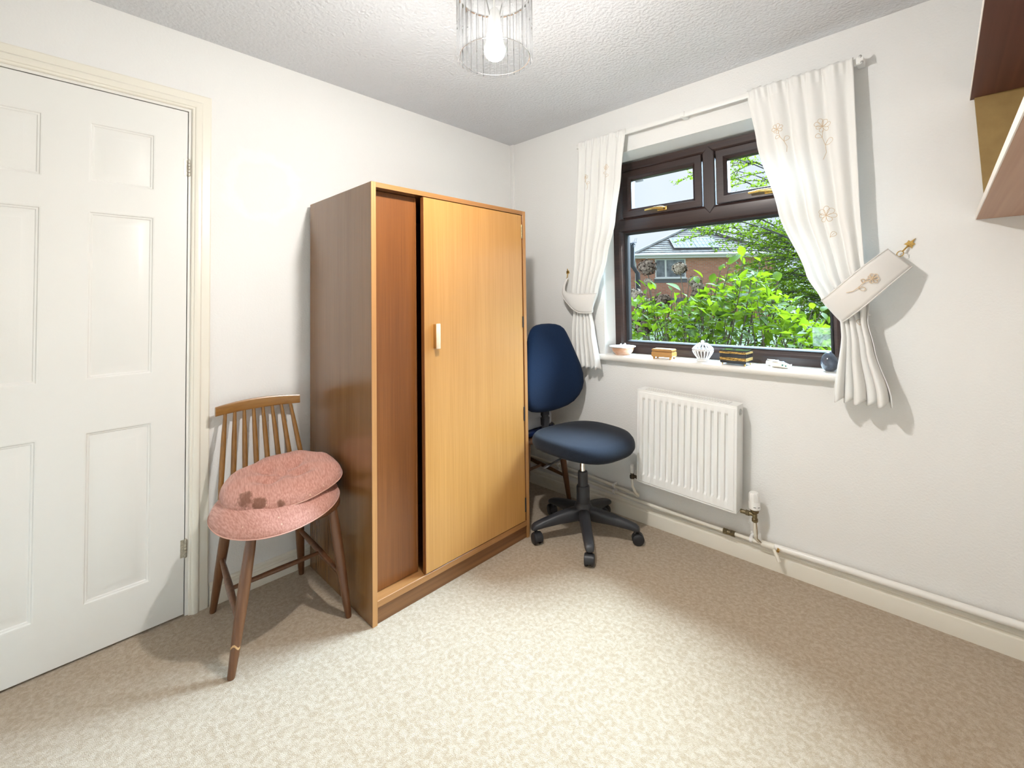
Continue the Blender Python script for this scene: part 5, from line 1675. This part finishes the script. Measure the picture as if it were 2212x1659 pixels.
# --- planting
LEAF_H = translucent('hydrangea_leaf', (0.038, 0.080, 0.007), 0.45, 0.6, col2=(0.095, 0.155, 0.012), nscale=7, transcol=(0.13, 0.20, 0.006))
LEAF_D = translucent('dense_leaf', (0.020, 0.042, 0.006), 0.30, 0.9, col2=(0.038, 0.070, 0.010), nscale=4, transcol=(0.06, 0.10, 0.006))
LEAF_S = translucent('shrub_leaf', (0.034, 0.068, 0.008), 0.45, 0.6, col2=(0.088, 0.140, 0.012), nscale=5, transcol=(0.125, 0.19, 0.007))
TWIG = mat('grey_brown_twig', (0.06, 0.042, 0.03), 0.9, spec=0.1, col2=(0.10, 0.075, 0.052), nscale=20)
TWIG_D = mat('dark_branch', (0.035, 0.028, 0.024), 0.85)
DRY_D = mat('dried_brown_petals', (0.04, 0.026, 0.020), 0.9, spec=0.0, col2=(0.115, 0.08, 0.058), nscale=30)
DRY_P = mat('dried_pale_petals', (0.19, 0.145, 0.105), 0.9, spec=0.1, col2=(0.11, 0.075, 0.05), nscale=30)


def leaf_mesh(name, m, ln, wd, fold=0.25, curl=0.2):
    st = [(0.0, 0.02), (0.12, 0.45), (0.30, 0.88), (0.5, 1.0), (0.70, 0.80), (0.88, 0.40), (1.0, 0.0)]
    vs, fs = [], []
    for (t, w) in st:
        z = -curl * ln * t * t
        for s_ in (-1, 0, 1): vs.append((t * ln, s_ * w * wd / 2, z + abs(s_) * w * wd / 2 * fold))
    for i in range(len(st) - 1):
        for k in (0, 1):
            a = i * 3 + k; fs.append((a, a + 1, a + 4, a + 3))
    me = bpy.data.meshes.new(name); me.from_pydata(vs, [], fs); me.update(); me.shade_smooth(); me.materials.append(m)
    return me


rg = random.Random(11)
hyd = thing('hydrangea_bush', 'leafy green hydrangea bush with dried flower heads just outside the window', 'bush', (0.95, 1.05, -0.24))
HB = Vector((0.95, 1.05, -0.24))
LM = [leaf_mesh('leaf', LEAF_H, 0.095, 0.060, 0.25, 0.25), leaf_mesh('leaf', LEAF_H, 0.075, 0.046, 0.35, 0.15), leaf_mesh('leaf', LEAF_H, 0.060, 0.040, 0.2, 0.35)]
topz = [(0.40, 1.31), (0.55, 1.31), (0.70, 1.27), (0.85, 1.33), (1.0, 1.38), (1.1, 1.42), (1.2, 1.50), (1.33, 1.45), (1.42, 1.32), (1.55, 1.17), (1.75, 1.12), (2.2, 1.1)]


def htop(x):
    for (a, b) in zip(topz, topz[1:]):
        if a[0] <= x <= b[0]: return a[1] + (b[1] - a[1]) * (x - a[0]) / (b[0] - a[0])
    return 1.1


nleaf = 0
stems = []
for i in range(64):
    x = rg.uniform(0.36, 1.72); y = rg.uniform(0.62, 1.45)
    sc = (y + 2.257) / 3.257
    x = 2.162 + (x - 2.162) * sc
    x0_ = 2.162 + (x - 2.162) / sc
    zmax = 1.208 + (htop(x0_) - 1.208) * sc
    z = zmax - (rg.random() ** 1.5) * 0.50 - 0.02
    if i < 11:
        tx = [0.47, 0.60, 0.72, 0.85, 0.95, 1.07, 1.13, 1.217, 1.32, 1.42, 0.52][i]; y = 0.95; x = tx; z = htop(tx) - 0.01
    base = Vector((0.75 + (x - 0.9) * 0.45 + rg.uniform(-.1, .1), 1.05 + rg.uniform(-.15, .2), -0.24))
    tip = Vector((x, y, z))
    mid = base.lerp(tip, 0.55) + Vector((rg.uniform(-.06, .06), rg.uniform(-.06, .06), 0.12))
    pts = []
    for k in range(9):
        t = k / 8
        pts.append((base * (1 - t) ** 2 + mid * 2 * t * (1 - t) + tip * t * t))
    stems.append((pts, tip))
    mb = MB(); mb.tube(pts, [0.007 - 0.0045 * k / 8 for k in range(9)], 6)
    obj('stem', mb, TWIG, hyd, 60)
    n_p = 4 if i >= 11 else 5
    ph = rg.uniform(0, 6.28)
    for k in range(n_p):
        if nleaf >= 290: break
        t = 1 - 0.085 * k - (0.0 if k else 0.0)
        f_ = t * 8; i0 = min(7, int(f_)); p = pts[i0].lerp(pts[i0 + 1], f_ - i0)
        an = ph + k * PI * 0.63
        me = LM[(i + k) % 3]
        q = bpy.data.objects.new('leaf', me); COL.objects.link(q); q.parent = hyd
        q.location = p - HB
        up_ = R(55 - 16 * k + rg.uniform(-15, 15))
        q.rotation_euler = (rg.uniform(-.5, .5), -up_ if k == 0 else -up_ * 0.7, an)
        s_ = rg.uniform(0.75, 1.2); q.scale = (s_, s_, s_)
        nleaf += 1


def leaf_cloud(mb, pts, size, rnd, spread):
    for p in pts:
        d = Vector((rnd.gauss(0, 1), rnd.gauss(0, 1), rnd.gauss(0.25, 0.55))).normalized()
        side = d.cross(Vector((rnd.gauss(0, .4), rnd.gauss(0, .4), 1))).normalized()
        nn = side.cross(d)
        s = size * rnd.uniform(0.65, 1.25)
        p = p + Vector((rnd.gauss(0, spread), rnd.gauss(0, spread), rnd.gauss(0, spread)))
        w = s * 0.30
        mb.add([p, p + d * s * 0.5 + side * w + nn * w * .3, p + d * s, p + d * s * 0.5 - side * w + nn * w * .3, p + d * s * .5], [(0, 1, 4), (1, 2, 4), (2, 3, 4), (3, 0, 4)])


mb = MB()
cloud = []
for i in range(2400):
    x = rg.uniform(0.25, 2.1); y = rg.uniform(0.55, 1.55); sc = (y + 2.257) / 3.257
    zt_ = 1.208 + (htop(x) - 1.208) * sc - 0.12
    z = zt_ - abs(rg.gauss(0, 0.26))
    if z > 0.2: cloud.append(Vector((2.162 + (x - 2.162) * sc, y, z)))
leaf_cloud(mb, cloud, 0.072, rg, 0.02)
o = obj('inner_foliage', mb, LEAF_H, hyd, 0, fixn=False); o['kind'] = 'stuff'
# bare twigs low in the bush
mb = MB()
for i in range(90):
    a = Vector((rg.uniform(0.5, 1.7), rg.uniform(0.7, 1.3), rg.uniform(0.2, 0.8))); d = Vector((rg.gauss(0, .3), rg.gauss(0, .2), 1)).normalized() * rg.uniform(0.25, 0.5)
    mb.tube([a, a + d * 0.5 + Vector((rg.gauss(0, .02), 0, 0)), a + d], [0.004, 0.003, 0.0018], 5)
o = obj('bare_twigs', mb, TWIG, hyd, 0, fixn=False); o['kind'] = 'stuff'
for (x, y, z, r, m) in ((0.504, 1.0, 1.456, 0.070, DRY_D), (0.72, 1.1, 1.44, 0.052, DRY_P), (0.65, 0.95, 1.193, 0.058, DRY_D), (0.565, 0.80, 1.00, 0.055, DRY_D), (0.232, 1.3, 1.235, 0.075, DRY_P), (0.712, 1.4, 1.345, 0.05, DRY_P), (0.353, 1.2, 1.17, 0.07, DRY_P), (0.30, 1.25, 1.06, 0.06, DRY_P), (0.80, 1.25, 1.29, 0.045, DRY_P), (0.50, 1.02, 1.34, 0.030, DRY_P), (0.89, 1.0, 1.235, 0.04, DRY_D)):
    mb = MB(); c_ = Vector((x, y, z))
    bmx = bmesh.new(); bmesh.ops.create_icosphere(bmx, subdivisions=2, radius=r * 0.72)
    mb.bm(bmx, Matrix.Translation(c_) @ Matrix.Diagonal((1, 1, 0.85, 1)))
    for i in range(260):
        d = Vector((rg.gauss(0, 1), rg.gauss(0, 1), rg.gauss(0.1, 1))).normalized()
        p = c_ + Vector((d.x * r, d.y * r, d.z * r * 0.85)) * rg.uniform(0.74, 1.10)
        t1 = d.cross(Vector((rg.gauss(0, 1), rg.gauss(0, 1), rg.gauss(0, 1)))).normalized(); t2 = d.cross(t1)
        s = rg.uniform(0.010, 0.016)
        mb.add([p - t1 * s + d * 0.004, p - t2 * s, p + t1 * s + d * 0.004, p + t2 * s, p + d * 0.001], [(0, 1, 4), (1, 2, 4), (2, 3, 4), (3, 0, 4)])
    h_ = obj('dried_flower_head', mb, m, hyd, 0, fixn=False)
    mb = MB(); mb.tube([c_, c_ + Vector((0.02, 0.03, -0.25)), Vector((0.6 + 0.35 * x, 1.08, 0.3)), Vector((0.8, 1.08, -0.24))], [0.0035, 0.004, 0.005, 0.006], 6); obj('flower_stalk', mb, TWIG, h_)

# --- small-leaved arching shrub filling the right of the view
shr = thing('cotoneaster_shrub', 'tall small-leaved shrub with arching branches filling the right of the window view', 'shrub', (2.35, 2.7, -0.24))
rs_ = random.Random(23)
trunk_base = Vector((2.35, 2.7, -0.24))
lm_pts = []
twm, brm = MB(), None
mains = []
for i in range(26):
    z_end = 0.6 + 2.15 * (i / 25) + rs_.uniform(-.1, .1)
    reach = 1.0 + 0.9 * (z_end / 2.7) + rs_.uniform(-0.25, 0.15)
    y_end = 2.0 + rs_.uniform(-0.25, 1.3)
    end = Vector((2.35 - reach * (0.75 + 0.3 * rs_.random()), y_end, z_end))
    mid = trunk_base.lerp(end, 0.5) + Vector((0.25, 0.1, 0.45 + 0.2 * z_end))
    mid.z = min(mid.z, z_end + 0.15)
    P = [trunk_base * (1 - t) ** 2 + mid * 2 * t * (1 - t) + end * t * t for t in [k / 14 for k in range(15)]]
    mains.append(P)
    mb = MB(); mb.tube(P, [0.022 - 0.018 * k / 14 for k in range(15)], 7)
    obj('branch', mb, TWIG_D, shr, 60)
for P in mains:
    for j in range(15):
        k = rs_.randint(4, 14)
        s0 = P[k]
        ln = rs_.uniform(0.25, 0.62)
        d = Vector((-1.0 + rs_.gauss(0, .35), rs_.gauss(-0.1, .45), rs_.gauss(0.12, .28))).normalized()
        n_seg = 8
        pts = [s0 + d * ln * t / n_seg + Vector((0, 0, -0.12 * ln * (t / n_seg) ** 2)) for t in range(n_seg + 1)]
        twm.tube(pts, [0.0045 - 0.003 * t / n_seg for t in range(n_seg + 1)], 4)
        n_l = int(ln / 0.011)
        for q in range(n_l):
            t = q / n_l * n_seg; i0 = min(n_seg - 1, int(t)); p = pts[i0].lerp(pts[i0 + 1], t - i0)
            lm_pts.append(p)
            if q % 5 == 0:       # short side sprig
                sd_ = Vector((rs_.gauss(0, .6), rs_.gauss(0, .6), rs_.gauss(0.2, .5))).normalized()
                for w in range(5): lm_pts.append(p + sd_ * 0.018 * (w + 1))
o = obj('twigs', twm, TWIG_D, shr, 0, fixn=False); o['kind'] = 'stuff'
mb = MB(); leaf_cloud(mb, lm_pts, 0.034, rs_, 0.006)
o = obj('leaves', mb, LEAF_S, shr, 0, fixn=False); o['kind'] = 'stuff'
# --- dense hedge further back
hed = thing('hedge', 'dense dark green hedge behind the shrub at the back of the garden', 'hedge', (0.9, 4.6, -0.2))
mb = MB(); pts = []
for i in range(9000):
    x = rs_.uniform(-0.75, 3.6); y = 4.6 + rs_.gauss(0, 0.28)
    zt_ = 1.12 + 0.55 * min(1, max(0, (x + 0.6) / 0.9)) + 0.08 * math.sin(5 * x) + 0.06 * math.sin(13 * x)
    pts.append(Vector((x, y, -0.1 + (zt_ + 0.1) * rs_.random() ** 0.7)))
leaf_cloud(mb, pts, 0.075, rs_, 0.03)
o = obj('foliage', mb, LEAF_D, hed, 0, fixn=False); o['kind'] = 'stuff'
for i in range(9):
    x = -0.6 + 0.42 * i; mb = MB(); mb.tube([(x, 4.6, -0.2), (x + 0.03, 4.62, 0.6), (x - 0.05, 4.58, 1.1)], [0.03, 0.024, 0.01], 7); obj('trunk', mb, TWIG_D, hed)
